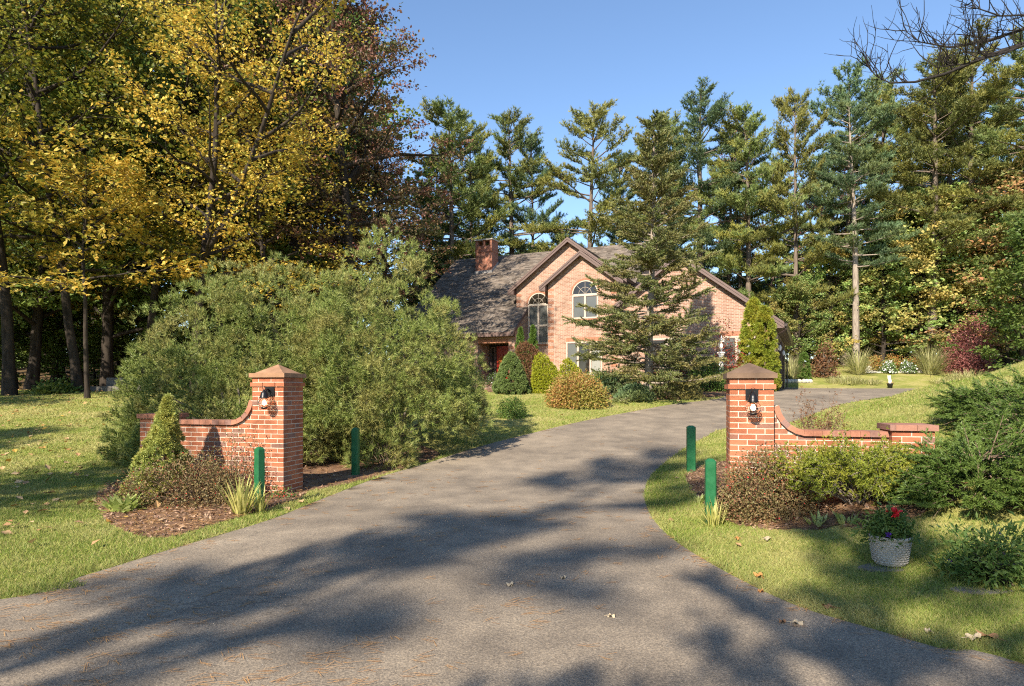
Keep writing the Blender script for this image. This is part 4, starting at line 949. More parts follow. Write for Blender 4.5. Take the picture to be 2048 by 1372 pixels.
# depth of the wood
gd = 'dark trunks deep in the wood'
lab = 'slim tree with a dark trunk deep in the shaded wood'
spots = [(-190,27),(-120,31),(-60,28.5),(60,29.5),(110,34),(215,31),(250,36),(330,33),(430,30),(470,36),(20,38),(160,42),(520,40),(610,38),(380,44),(90,50),(290,52),(-100,46),(640,46),(480,52),(-230,38),(560,44),(200,62),(420,64),(600,62),(0,64),(-160,60)]
for i, (px, Z) in enumerate(spots):
    k = ('wood', 'wood2')[i % 2]; lf = ('lf_green', 'lf_green', 'lf_mixed', 'lf_green', 'lf_yellow')[i % 5]
    put(k, px, Z, -60 + 60*math.sin(i*2.1) - (Z < 32)*60, 'woodland_tree', lab, 'tree', 'bk_dark', lf, gd, 1.0)
for i, (px, Z) in enumerate([(35,31),(130,33),(245,33.5),(330,36),(-60,33),(430,38),(190,38),(530,36),(70,42),(620,42),(-130,40),(300,44)]):
    put('under', px, Z, 640 - 30*math.sin(i*1.7), 'woodland_sapling', 'leafy young tree filling the shade under the wood', 'tree', 'bk_dark', 'lf_green', 'saplings in the shade of the wood', 1.3)
# trees beyond the left edge of the picture and behind the viewer: they throw the long shadows on lawn and drive
gs = 'trees outside the left edge of the view'
for i, (x, y, s) in enumerate([(-21,17,.9),(-25,9,1.0),(-20,1.5,.85),(-29,20,1.0),(-31,2,1.0),(-17.5,-7,.8)]):
    k = ('wood', 'maple2', 'wood2')[i % 3]; plant_tree(k, MAKE[k], 'shade_tree', 'roadside tree shading the left lawn from outside the view', 'tree', (x, y, Tz(x, y)), 'bk_dark', 'lf_green', i*1.3, s, gs)
gb = 'trees behind the viewer'
MAKE['pine_d'] = lambda: conifer_pine(44, 28, .26, 21, 2.9, nb=5)
for i, (x, y, s, k, lb) in enumerate([(-9.6,-9.0,(.40,.40,.56),'pine_a','roadside pine whose long shade lies across the lower left of the drive'), (-15.4,-22.3,(.8,.8,1.0),'pine_d','tall roadside pine shading the middle of the drive'), (-4.2,-8.4,(.43,.43,.60),'pine_c','dense roadside pine shading the near right of the drive'), (3.0,-3.6,.62,'wood2','roadside broadleaf shading the near right grass and junipers'),
        (3.5,-14.0,.85,'pine_b','roadside pine shading the right slope'), (-13.2,.2,.72,'maple2','roadside maple laying bands of shade on the left lawn'), (-11.0,2.0,.50,'wood2','small roadside tree shading the near left lawn')]):
    plant_tree(k, MAKE[k], 'roadside_tree', lb, 'tree', (x, y, 0), 'bk_pine', 'lf_green' if k in ('wood2', 'maple2') else 'nd_pine', i*1.9+.4, s, gb)

# white pines behind the house and along the right side
gp_ = 'tall pines behind the house'
P_ = [
 ('pine_c', 905, 52, 232, 'nd_pine', 1.0, 'green white pine standing straight behind the chimney'),
 ('pine_a', 1022, 55, 246, 'nd_pine', 1.05, 'broad green pine between the chimney and the brick gables'),
 ('pine_a', 1178, 52, 236, 'nd_pinegold', 1.0, 'golden-tinted pine rising behind the highest brick gable'),
 ('pine_b', 1402, 54, 190, 'nd_pineblue', 1.05, 'tall open blue-green pine right of the pointed spruce'),
 ('pine_c', 1498, 53, 240, 'nd_pine', .9, 'dense olive pine below the tip of the bare red tree'),
 ('pine_c', 1592, 51, 205, 'nd_pinegold', .72, 'narrow golden pine with a gap of sky on each side'),
 ('pine_b', 1690, 52, 160, 'nd_pineblue', 1.0, 'tall dark-topped pine next to the narrow golden one'),
 ('pine_a', 1765, 55, 188, 'nd_pine', .85, 'slim pine half hidden between two taller ones'),
 ('pine_b', 1860, 50, 150, 'nd_pinegold', 1.1, 'broad olive-gold pine under the dead branch'),
 ('pine_a', 1950, 50, 105, 'nd_pinegold', 1.05, 'tallest olive-gold pine beside the dead branch'),
 ('pine_b', 2050, 47, 90, 'nd_pine', 1.0, 'big pine cut by the right edge of the view'),
]
for k, px, Z, top, lf, wd, lb in P_: put(k, px, Z, top, 'white_pine_tree', lb, 'pine tree', 'bk_pine', lf, gp_, wd*1.08)
gq = 'second row of pines'
for k, px, Z, top, lf, wd, lb in [('pine_a', 948, 53.5, 262, 'nd_pine', .8, 'green pine squeezed between the two pines behind the chimney'), ('pine_c', 1066, 56, 300, 'nd_pineblue', .8, 'lower pine at the left side of the sky gap above the gables'), ('pine_c', 872, 55, 320, 'nd_pine', .8, 'pine touching the edge of the maroon maple'),
        ('pine_a', 1455, 56, 265, 'nd_pine', .85, 'pine between the tall open blue-green one and the dense olive one'), ('pine_c', 1338, 56, 250, 'nd_pine', .8, 'pine just right of the pointed spruce tip'), ('pine_b', 1905, 54, 150, 'nd_pine', .95, 'pine between the two olive-gold pines under the dead branch')]:
    put(k, px, Z, top, 'white_pine_tree', lb, 'pine tree', 'bk_pine', lf, gp_, wd)
Q_ = [('pine_c',862,60,400,'dark pine low between the maroon maple and the chimney'),('pine_c',955,64,330,'pine crown filling the gap between the two pines by the chimney'),('pine_c',1120,66,475,'short pine top just above the highest brick gable'),('pine_c',1240,60,330,'pine behind the left boughs of the pointed spruce'),('pine_c',1310,58,300,'pine directly behind the pointed spruce'),('pine_c',1440,66,340,'pine behind the tall open blue-green one'),('pine_c',1545,64,330,'pine between the dense olive one and the narrow golden one'),('pine_c',1640,66,330,'pine right of the narrow golden one, further back'),('pine_c',1735,62,270,'pine behind the long pale bare trunk'),('pine_c',1810,64,240,'pine in the back row left of the broad olive-gold one'),('pine_c',1900,62,220,'pine in the back row between the two olive-gold ones'),('pine_c',2000,60,200,'pine in the back row below the dead branch'),('pine_b',2120,50,60,'pine beyond the right edge of the view'),('pine_a',1345,70,360,'far pine showing right of the spruce tip')]
for i, (k, px, Z, top, lb) in enumerate(Q_):
    put(k, px, Z, top, 'background_pine_tree', lb, 'pine tree', 'bk_pine', ('nd_pine', 'nd_pineblue')[i % 2], gq, .95)
# lone tall trunk right of the house
w_, c_ = conifer_pine(47, 24, .33, 9.5, 4.4, nb=4, dens_=1.0); x, y, z = at(1712, 48.5)
tree('lone_pine_tree', 'pine with a long pale bare trunk standing at the lawn edge behind fountain grass', 'pine tree', (x, y, z-.1), w_, c_, 'bk_light', 'nd_pineblue', .5, (hz(205,48.5)-z)/24)
# bare reddish tree and coral maple
w_, c_ = broadleaf(48, 20, .18, 7, 2.6, 34, 7, 4, 2, .16, .11, lift=.12, flat=.4); x, y, z = at(1487, 58)
tree('red_tree', 'half-bare tree with thin dull red leaves above the pines', 'tree', (x, y, z), w_, c_, 'bk_grey', 'lf_burgundy', 0, (hz(212,58)-z)/19)
w_, c_ = broadleaf(49, 17, .15, 5, 2.8, 30, 7, 4, 3, .16, .11, lift=.08, flat=.4); x, y, z = at(1655, 57)
tree('red_tree', 'half-bare red-leaved tree glimpsed between the narrow golden pine and its neighbour', 'tree', (x, y, z), w_, c_, 'bk_grey', 'lf_burgundy', 0, (hz(320,57)-z)/16)
gm = 'leafy trees along the right lawn'
B_ = [('bushy',1600,50,560,'lf_mixed','low green and rust tree just behind the garage end'),
 ('bushy2',1660,52,470,'lf_mixed','green tree left of the long pale pine trunk'),
 ('bushy2',1765,51,455,'lf_mixed','green and yellow tree right of the long pale pine trunk'),
 ('bushy',1835,52,400,'lf_mixed','round pale green tree behind the stone planter'),
 ('bushy2',1915,51,370,'lf_mixed','leafy green tree behind the burgundy shrub'),
 ('bushy2',2012,48.5,330,'lf_coral','coral-orange maple above the burgundy shrub'),
 ('bushy',2115,47,380,'lf_mixed','green tree with the last orange leaves, cut by the right edge'),
 ('bushy',2120,38,420,'lf_green','dark green tree overhanging the lawn at the far right'),
 ('bushy2',1560,55,600,'lf_mixed','dull green tree hidden behind the garage gable')]
for k, px, Z, top, lf, lb in B_: put(k, px, Z, top, 'broadleaf_tree', lb, 'tree', 'bk_dark', lf, gm, 1.15)
for i, (px, Z, top) in enumerate([(1635,57,560),(1720,58,540),(1800,58,520),(1880,57,500),(1960,56,470),(2040,54,450),(1690,62,560),(1850,64,520),(1580,60,590),(2090,58,420)]):
    put(('bushy','bushy2')[i % 2], px, Z, top, 'thicket_tree', 'green tree in the thicket behind the leafy front row', 'tree', 'bk_dark', 'lf_green', 'thicket behind the right lawn', 1.2)
# far trees that close the gaps behind the house
for i, (px, Z, top) in enumerate([(850,72,520),(930,75,500),(1010,74,520),(1090,76,510),(1170,74,540),(1260,76,520),(1350,74,540),(1430,72,560),(1510,72,570)]):
    put('bushy', px, Z, top, 'far_tree', 'low far tree seen through the pine trunks', 'tree', 'bk_dark', ('lf_green','lf_mixed')[i % 2], 'far trees behind the house', 1.5)

# the big open spruce in front of the house
def spruce(seed, H, r0, Rc):
    rg = rng_(seed); n = 14; tp, _ = curve_pts((0, 0, -.2), (0, 0, 1), H, n, rg, .010, .05); lines = [(tp, r0*(1-np.linspace(0,1,n+1))**.85+.012)]; P = []; D = []; az = 0; h = .55
    while h < H - .15:
        f = h/H; k = 5 if f < .8 else 4
        for b in range(k):
            if rg.random() < .06: continue
            az += 2*pi/k + rg.normal()*.35; hh = h + rg.normal()*.12; Lb = Rc*(1-f)**.85*rg.uniform(.6, 1.15) + .18; el = R(-12 + 46*f + rg.normal()*7)
            x = np.interp(hh, tp[:,2], tp[:,0]); y = np.interp(hh, tp[:,2], tp[:,1])
            bp, _ = curve_pts((x, y, hh), (math.cos(az)*math.cos(el), math.sin(az)*math.cos(el), math.sin(el)), Lb, 7, rg, .05, .05*(1-f)); lines.append((bp, np.linspace(.012+.009*Lb, .005, 8)))
            ns = int(5 + Lb*9)
            for s in range(ns):
                t = .22 + .78*(s+rg.random())/ns; q = t*7; k0 = int(min(q, 6)); p = bp[k0] + (bp[k0+1]-bp[k0])*(q-k0); dd = nrm(bp[k0+1]-bp[k0]); sd = nrm(np.cross(dd, [0,0,1]))*(1 if s % 2 else -1)
                if rg.random() < .15*(1-t): continue
                d2 = nrm(dd*.8 + sd*rg.uniform(.3,1.0) + np.array([0,0,rg.normal()*.18-.05])); L2 = (.18+.27*Lb*(1-.75*t))*rg.uniform(.6,1.3)
                if L2 > .25: lines.append((np.array([p, p+d2*L2*.5, p+d2*L2+np.array([0,0,.04])]), np.array([.006,.004,.002])))
                m = int(3 + L2*26); tt = np.linspace(.05, 1, m)[:, None]; P.append(p + d2*L2*tt + rg.normal(size=(m,3))*.008); D.append(np.repeat((d2+np.array([0,0,.15]))[None], m, 0))
        h += .27*(1-.35*f)*rg.uniform(.85,1.15)
    return tubes(lines, 5), blades(np.concatenate(P), nrm(np.concatenate(D)), 5, .09, .028, .7, rg)
Zs = 22.6; x, y, z = at(1297, Zs); Hs = hz(226, Zs) - z
w_, c_ = spruce(61, Hs, .155, 2.85)
tree('spruce_tree', 'tall open spruce with drooping sparse boughs in front of the brick house', 'spruce tree', (x, y, z), w_, c_, 'bk_light', 'nd_spruce', .3)

# dead branch reaching in from a tree beyond the top right corner
def dead_tree():
    rg = rng_(66); lines = []; tx, ty = 11.8, 9.6; tz = Tz(tx, ty)
    tp, _ = curve_pts((tx, ty, tz-.3), (.02, 0, 1), 10, 10, rg, .01, .02); lines.append((tp, np.linspace(.24, .06, 11)))
    Zb = 11.0
    W = lambda px, py, Z=Zb: np.array([(px-CX)/FPX*Z, Z, hz(py, Z)])
    main = np.array([W(2420,-30,10.2), W(2250,20,10.5), W(2120,60,10.8), W(2048,88), W(1960,118), W(1890,148), W(1830,164), W(1780,166,11.3), W(1752,152,11.4), W(1735,132,11.4)])
    main[0] = (tx, ty, main[0][2]); lines.append((main, np.array([.085,.07,.055,.045,.034,.026,.019,.013,.009,.005])))
    second = np.array([W(2300,-10,10.4), W(2140,20,11), W(2048,58,11.2), W(1980,80,11.3), W(1900,95,11.4), W(1840,84,11.5), W(1808,60,11.5)]); lines.append((second, np.linspace(.04, .005, 7)))
    third = np.array([W(2200,20,10.6), W(2100,70,10.4), W(2010,105,10.3), W(1930,128,10.3), W(1870,135,10.2)]); lines.append((third, np.linspace(.035, .005, 5)))
    fourth = np.array([W(2120,60,10.8), W(2060,30,11), W(2000,32,11), W(1950,15,11.1), W(1938,-10,11.1)]); lines.append((fourth, np.linspace(.025, .004, 5)))
    for base_, n in ((main[2:], 46), (second[1:], 34), (third[1:], 26), (fourth[1:], 16)):
        for i in range(n):
            t = rg.uniform(0, len(base_)-1.02); k = int(t); p = base_[k] + (base_[k+1]-base_[k])*(t-k); dd = nrm(base_[k+1]-base_[k]); d = nrm(dd*.55 + np.array([rg.normal()*.35, rg.normal()*.6, rg.uniform(-.15, 1.1)])); L = rg.uniform(.25, 1.0)
            q, _ = curve_pts(p, d, L, 5, rg, .16, .09); lines.append((q, np.linspace(.010, .003, 6)))
            for j in range(rg.integers(1, 4)):
                m = rg.integers(1, 5); q2, _ = curve_pts(q[m], nrm(q[m]-q[m-1] + rg.normal(size=3)*.55 + np.array([0,0,.35])), L*rg.uniform(.25,.6), 4, rg, .16, .1); lines.append((q2, np.linspace(.006, .0025, 5)))
    V, F = tubes(lines, 5); V = V - np.array([tx, ty, tz])
    o = empty('dead_tree', (tx, ty, tz), 0, 'dead tree beyond the frame reaching a bare black twiggy branch across the sky', 'dead tree'); mk('branch', V, F, M['bk_black'], o, smooth=True)
dead_tree()
# ------------------------------------------------------------------ shrubs and bedding plants
def shell(n, rx, ry, h, rg, amp=.22, kap=9., nb=14, low=-.1, inner=.25, prof=None, jit=.05, flatb=True):
    """anchors through the outer part of a lumpy mound -> points, outward directions"""
    D = nrm(rg.normal(size=(int(n*2.2), 3))); D = D[D[:, 2] > low][:n]; f = bumps(D, rg, nb, amp, kap); r = np.where(rg.random(len(D)) < inner, rg.uniform(.45, .88, len(D)), rg.uniform(.88, 1.03, len(D)))
    P = D*np.array([rx, ry, h])*f[:, None]*r[:, None] + rg.normal(size=D.shape)*jit*min(rx, h); P[:, 2] = np.abs(P[:, 2]); return P, nrm(D/np.array([rx, ry, h]))
def cone(n, r, h, rg, pw=.8, amp=.14, inner=.25, round_=0.0):
    t = rg.random(n)**1.0; a = rg.uniform(0, 2*pi, n); rad = r*(1-t)**pw*(1 if not round_ else 1); rad *= np.clip(t*9+.55, 0, 1)
    lump = 1 + amp*(np.sin(a*3+t*13)*np.cos(t*17+a) + .6*np.sin(a*7-t*25)); q = np.where(rg.random(n) < inner, rg.uniform(.5, .9, n), rg.uniform(.9, 1.02, n))
    P = np.stack([np.cos(a)*rad*lump*q, np.sin(a)*rad*lump*q, t*h], 1); D = nrm(np.stack([np.cos(a), np.sin(a), np.full(n, r/h+.15)], 1)); return P, D
def stems_to(P, rg, n, r=.008, base=.06, k=4):
    """woody stems from the base up to some of the foliage anchors"""
    L = []
    for i in rg.choice(len(P), n, replace=False):
        p = P[i]*.92; b = np.array([rg.normal()*base, rg.normal()*base, -.05]); m = b*.45 + p*.55 + np.array([0, 0, p[2]*.08]) + rg.normal(size=3)*.04*np.linalg.norm(p); L.append((np.array([b, (b+m)/2+np.array([0,0,.02]), m, p]), np.array([r, r*.8, r*.55, r*.25])))
    return tubes(L, k)
def shrub(name, label, cat, loc, fol, lf, stem=None, bk='bk_twig', group=None, extra=()):
    o = empty(name, loc, 0, label, cat, group)
    mk('foliage', fol[0], fol[1], M[lf], o)
    if stem is not None: mk('stem', stem[0], stem[1], M[bk], o, smooth=True)
    for nm, vf, mt in extra: tag(mk(nm, vf[0], vf[1], M[mt], o), kind='stuff')
    return o

# the two big spreading pines behind the left gate wall
def mugo(seed, rx, ry, h, n, low, lab, loc, skirt=0.0, slope=0.0):
    """rounded boughs, each a dome of star-shaped needle tufts, with dark creases between the boughs"""
    rg = rng_(seed); C, D = shell(n, rx*.93, ry*.93, (h-skirt)*.90, rg, .16, 22, 60, low, .22, jit=.02); C *= np.array([rx*.90, ry*.90, (h-skirt)*.94]) / np.percentile(np.abs(C), 98, 0); C[:, 2] *= 1 + slope*np.clip(C[:, 0]/rx, -1, .45); C[:, 2] += skirt
    up = nrm(D*.8 + np.array([0, 0, .8])*np.clip(.15 + D[:, 2:3], .05, .9)); k = 13
    S = nrm(rg.normal(size=(len(C)*k, 3)) + np.repeat(up, k, 0)*1.1); rad = np.repeat(rg.uniform(.13, .30, len(C)), k)[:, None]
    P = np.repeat(C, k, 0) + S*rad*np.array([1, 1, 1.15])*rg.uniform(.75, 1.05, (len(C)*k, 1)); U = nrm(S + np.repeat(up, k, 0)*.9); P[:, 2] = np.maximum(P[:, 2], .05)
    A = np.concatenate([P, P + U*.05]); fol = blades(A, np.concatenate([U, U]), 13, .095, .0095, .60, rg)
    cand = rg.choice(len(C), len(C)//4, replace=False)      # upright leaders breaking the outline
    A2 = (P[cand*k][:, None] + (U[cand*k]*.35 + np.array([0, 0, .8]))[:, None]*np.linspace(0, .20, 6)[None, :, None]).reshape(-1, 3)
    f2 = blades(A2, np.repeat(nrm(U[cand*k]*.4 + np.array([0, 0, 1])), 6, 0), 14, .085, .0090, .60, rg)
    st = stems_to(C*.78, rg, 40, .045, .22, 5); V, F = join(fol, f2)
    return shrub('pine_shrub', lab, 'pine shrub', loc, (V, F[0]), 'nd_mugo', st, 'bk_grey', 'big spreading pines behind the gate wall')
x, y, z = at(496, 13.1); mugo(71, 2.72, 2.2, (hz(498, 13.1)-z)*.85, 900, -.25, 'big mounded pine shrub, the sunlit sloping one directly behind the brick gate wall', (x, y, z), slope=.38)
x, y, z = at(752, 13.4); mugo(72, 2.10, 2.1, (hz(460, 13.4)-z)*.84, 780, -.6, 'tall dark pine shrub with bare trunks at its foot beside the drive', (x, y, z), skirt=.55)
x, y, z = at(770, 11.9); rg = rng_(73); P, D = shell(420, .62, .55, .85, rg, .3, 8, 12, -.1, .3)
shrub('pine_shrub', 'low young pine sprawling at the drive edge behind the green post', 'pine shrub', (x, y, z), blades(P, nrm(D*.7+np.array([0,0,.5])), 26, .13, .008, .55, rg), 'nd_mugo', stems_to(P, rg, 30, .010), 'bk_twig')

# left gate bed
def dwarf_spruce(px, Z, top, r, lab, mat, n, L=.035, W=.012, seed=1, name='dwarf_spruce', pw=.85, amp=.16, lean=0):
    x, y, z = at(px, Z); h = hz(top, Z) - z; rg = rng_(seed); P, D = cone(n//16, r, h, rg, pw, amp, .2); q = r*.085; P = np.repeat(P, 16, 0); D = np.repeat(D, 16, 0); o_ = nrm(rg.normal(size=P.shape))*q*rg.random((len(P), 1))**.4; P = P + o_; D = nrm(D + o_/q*.9); P[:, 2] = np.maximum(P[:, 2], .02); P[:, 0] += lean*P[:, 2]
    return shrub(name, lab, 'conifer', (x, y, z-.02), blades(P, D, 8, L, W, .75, rg), mat, (tubes([(np.array([[0,0,-.1],[lean*h*.5,0,h*.5],[lean*h,0,h*.96]]), np.array([.045,.03,.006]))], 6)), 'bk_twig')
dwarf_spruce(318, 9.0, 792, .47, 'small yellow-green cone-shaped spruce in front of the left brick wall', 'nd_dwarf', 9600, .045, .013, 81, pw=.95, amp=.22, lean=.09)
def bush(px, Z, top, rx, lab, lf, n, L, W, seed, name='shrub', cat='shrub', ry=None, amp=.25, K=4, base=None, inner=.45, nst=70, up=.3, extra=(), sr=.006, low=-.05, group=None, gz_=None, kap=9., nb=16, bk='bk_twig', jit=.08):
    x, y, z = at(px, Z) if gz_ is None else gz_; h = (hz(top, Z) - z) if isinstance(top, (int, float)) and top > 30 else top; rg = rng_(seed); P, D = shell(n, rx, ry or rx*.85, h*.93, rg, amp, kap, nb, low, inner, jit=jit)
    N = np.repeat(P, K, 0) + rg.normal(size=(len(P)*K, 3))*L*1.1; N[:, 2] = np.maximum(N[:, 2], .015); fol = leaves(N, L, W, rg, up, np.repeat(D, K, 0)); st = stems_to(P, rg, min(nst, len(P)//3), sr)
    return shrub(name, lab, cat, (x, y, z-.02), fol, lf, st, bk, group, [(nm, f(P, D, rg), m) for nm, f, m in extra])
berries = lambda n: (lambda P, D, rg: leaves(P[rg.choice(len(P), n)]*1.02, .018, .018, rg, 0))
gbar = 'barberry bushes by the gate'
bush(400, 8.75, 925, .80, 'wide brownish barberry bush with red berries at the foot of the left gate wall', 'lf_barberry', 3300, .030, .018, 82, 'barberry_bush', 'bush', .5, .3, 4, extra=[('berry', berries(260), 'pt_red')], nst=160)
bush(470, 9.15, 905, .45, 'twiggy barberry bush against the left brick pillar', 'lf_barberry', 1100, .028, .016, 83, 'barberry_bush', 'bush', .3, .45, 3, extra=[('berry', berries(120), 'pt_red')], nst=120, jit=.14)
bush(1524, 7.3, 932, .45, 'rounded barberry bush with red berries covering the foot of the right pillar', 'lf_barberry', 3600, .030, .018, 84, 'barberry_bush', 'bush', .45, .3, 4, extra=[('berry', berries(260), 'pt_red')], nst=170)
def straps(px, py, n, L, W, lean, lf, seed, name, lab, cat, r=.06, droop=1.0, seg=4, gpos=None, group=None, sc=1):
    rg = rng_(seed); p = gpos or gp(px, py); a = rg.uniform(0, 2*pi, n); b = np.stack([np.cos(a)*r*rg.random(n), np.sin(a)*r*rg.random(n), np.full(n, -.01)], 1)
    V, F = arcs(b, a + rg.normal(size=n)*.4, np.abs(rg.normal(size=n))*lean*.6 + lean*.4*rg.random(n), L*rg.uniform(.6, 1.15, n), W, rg, seg, droop)
    o = empty(name, p, 0, lab, cat, group); mk('foliage', V, F, M[lf], o); return o
straps(245, 1022, 95, .26, .085, .85, 'lf_hosta', 85, 'hosta_plant', 'pale green hosta clump at the edge of the left mulch bed', 'plant', .16, 1.3)
straps(482, 1030, 60, .50, .030, .55, 'lf_iris', 86, 'iris_clump', 'pale yellow-green sword leaves in front of the left gate wall', 'plant', .10, .7)
straps(522, 1026, 26, .34, .024, .45, 'lf_iris', 87, 'iris_clump', 'small tuft of sword leaves at the foot of the dark green post', 'plant', .06, .7)
straps(1430, 1052, 60, .30, .014, .55, 'lf_iris', 88, 'daylily_clump', 'thin dry-tipped grassy clump at the foot of the post beside the right barberry', 'plant', .09, .8)
bush(566, 9.0, 975, .14, 'tiny red-flowered plant at the base of the left brick pillar', 'lf_plant', 130, .03, .02, 89, 'red_flower_plant', 'flower', None, .3, 2, extra=[('flower', berries(60), 'pt_red')], nst=20)
for px, py, sd_, lb in ((1636, 1050, 90, 'leafy green weed in the bare middle of the right bed'), (1692, 1048, 91, 'upright leafy weed just left of the flower pot'), (1632, 1005, 92, 'little yellow-green weed at the foot of the yew'), (1400, 1005, 93, 'small tuft between the two right posts')):
    straps(px, py, 26, .15, .045, .7, 'lf_hosta', sd_, 'weed', lb, 'plant', .09, .8)

# yew with bare fanned stems
def yew():
    x, y, z = at(1715, 7.05); rg = rng_(94); o = empty('yew_shrub', (x, y, z), 0, 'yellow-green yew with bare fanned stems in front of the right gate wall', 'shrub'); lines = []; P = []; D = []
    for i in range(70):
        a = rg.uniform(0, 2*pi); rr = rg.uniform(.25, .78); tip = np.array([math.cos(a)*rr - .06, math.sin(a)*rr*.6, rg.uniform(.28, .54) - .24*(rr/.8)**2*rg.random()]); b = np.array([rg.normal()*.04, rg.normal()*.04, -.03])
        m = b*.5 + tip*.5 + np.array([0, 0, .03]) + rg.normal(size=3)*.03; lines.append((np.array([b, m, tip]), np.array([.014, .009, .004])))
        for j in range(6):
            d = nrm(tip - m + rg.normal(size=3)*.14); L = rg.uniform(.1, .26); q = tip*.8 + m*.2 + rg.normal(size=3)*.06; lines.append((np.array([m*.4+tip*.6, q, q+d*L]), np.array([.005, .004, .002])))
            mm = 18; tt = np.linspace(0, 1, mm)[:, None]; P.append(q + d*L*tt + rg.normal(size=(mm, 3))*.03); D.append(np.repeat(nrm(d+np.array([0,0,.35]))[None], mm, 0))
    P = np.concatenate(P); D = np.concatenate(D); V, F = blades(P, D, 8, .034, .010, .8, rg); mk('foliage', V, F, M['nd_yew'], o); V, F = tubes(lines, 5); mk('stem', V, F, M['bk_light'], o, smooth=True)
yew()
# junipers: arching feathery fronds
def juniper(loc, lab, seed, n, rx, ry, h, L):
    rg = rng_(seed); o = empty('juniper_shrub', loc, 0, lab, 'juniper', 'junipers at the right edge'); lines = []; P = []; D = []
    for i in range(n):
        a = rg.uniform(0, 2*pi); q = rg.random()**.5; b = np.array([math.cos(a)*rx*q*.72, math.sin(a)*ry*q*.72, h*(1-q**2)*rg.uniform(.35, .85)]); out = np.array([math.cos(a)*rx, math.sin(a)*ry, 0]); out = out/np.linalg.norm(out)
        d = nrm(out*rg.uniform(.5, 1.2) + np.array([rg.normal()*.3, rg.normal()*.3, rg.uniform(.1, .9)*(1-.6*q)])); Lf = L*rg.uniform(.6, 1.2)
        bp, _ = curve_pts(b, d, Lf, 6, rg, .06, -.05 + .03*rg.normal()); lines.append((bp, np.linspace(.009, .002, 7))); sdv = nrm(np.cross(d, [0, 0, 1]))
        for s in range(18):
            t = .12 + .88*s/18; k = t*6; k0 = int(min(k, 5)); p = bp[k0] + (bp[k0+1]-bp[k0])*(k-k0); dd = nrm(bp[k0+1]-bp[k0]); d2 = nrm(dd*.95 + sdv*(.55 if s % 2 else -.55) + rg.normal(size=3)*.22); L2 = Lf*(.34*(1-t)+.09)*rg.uniform(.7, 1.2); m = 9; tt = np.linspace(.05, 1, m)[:, None]
            P.append(p + d2*L2*tt + np.array([0,0,-.06])*tt**2*L2); D.append(np.repeat(d2[None], m, 0))
    P = np.concatenate(P); D = np.concatenate(D); P[:, 2] = np.maximum(P[:, 2], .03); V, F = blades(P, D, 3, .040, .010, .42, rg); mk('foliage', V, F, M['nd_juniper'], o); V, F = tubes(lines, 4); mk('stem', V, F, M['bk_twig'], o, smooth=True)
x, y, z = at(1960, 6.6); juniper((x, y, z-.05), 'dark feathery juniper sprawling over the end of the right gate wall', 95, 300, .72, .62, .62, .50)
x, y, z = at(2030, 9.3); juniper((x, y, z-.05), 'feathery juniper with sunlit tips climbing the slope behind the right gate wall', 96, 240, .95, .85, .45, .52)
x, y, z = at(2120, 7.4); juniper((x, y, z-.05), 'big shaded juniper cut by the right edge', 97, 230, .95, .9, 1.0, .58)
# thin leggy shrub behind the right wall
def leggy():
    x, y, z = at(1640, 9.9); rg = rng_(98); o = empty('leggy_shrub', (x, y, z), 0, 'thin leggy shrub with sparse dark leaves behind the right gate wall', 'shrub'); lines = []; P = []
    for i in range(34):
        a = rg.uniform(0, 2*pi); bp, d = curve_pts((rg.normal()*.08, rg.normal()*.08, -.05), (math.cos(a)*.42, math.sin(a)*.42, 1), rg.uniform(.55, 1.15), 5, rg, .10, .02); lines.append((bp, np.linspace(.006, .002, 6)))
        for j in range(2):
            q, _ = curve_pts(bp[2+j], nrm(d + rg.normal(size=3)*.5), .3, 3, rg, .1, .05); lines.append((q, np.linspace(.003, .0015, 4))); P.append(np.repeat(q[1:], 4, 0) + rg.normal(size=(12, 3))*.025)
        P.append(np.repeat(bp[3:], 4, 0) + rg.normal(size=(12, 3))*.03)
    V, F = leaves(np.concatenate(P), .042, .016, rg, .3); mk('foliage', V, F, M['lf_brownred'], o); V, F = tubes(lines, 4); mk('stem', V, F, M['bk_twig'], o, smooth=True)
leggy()
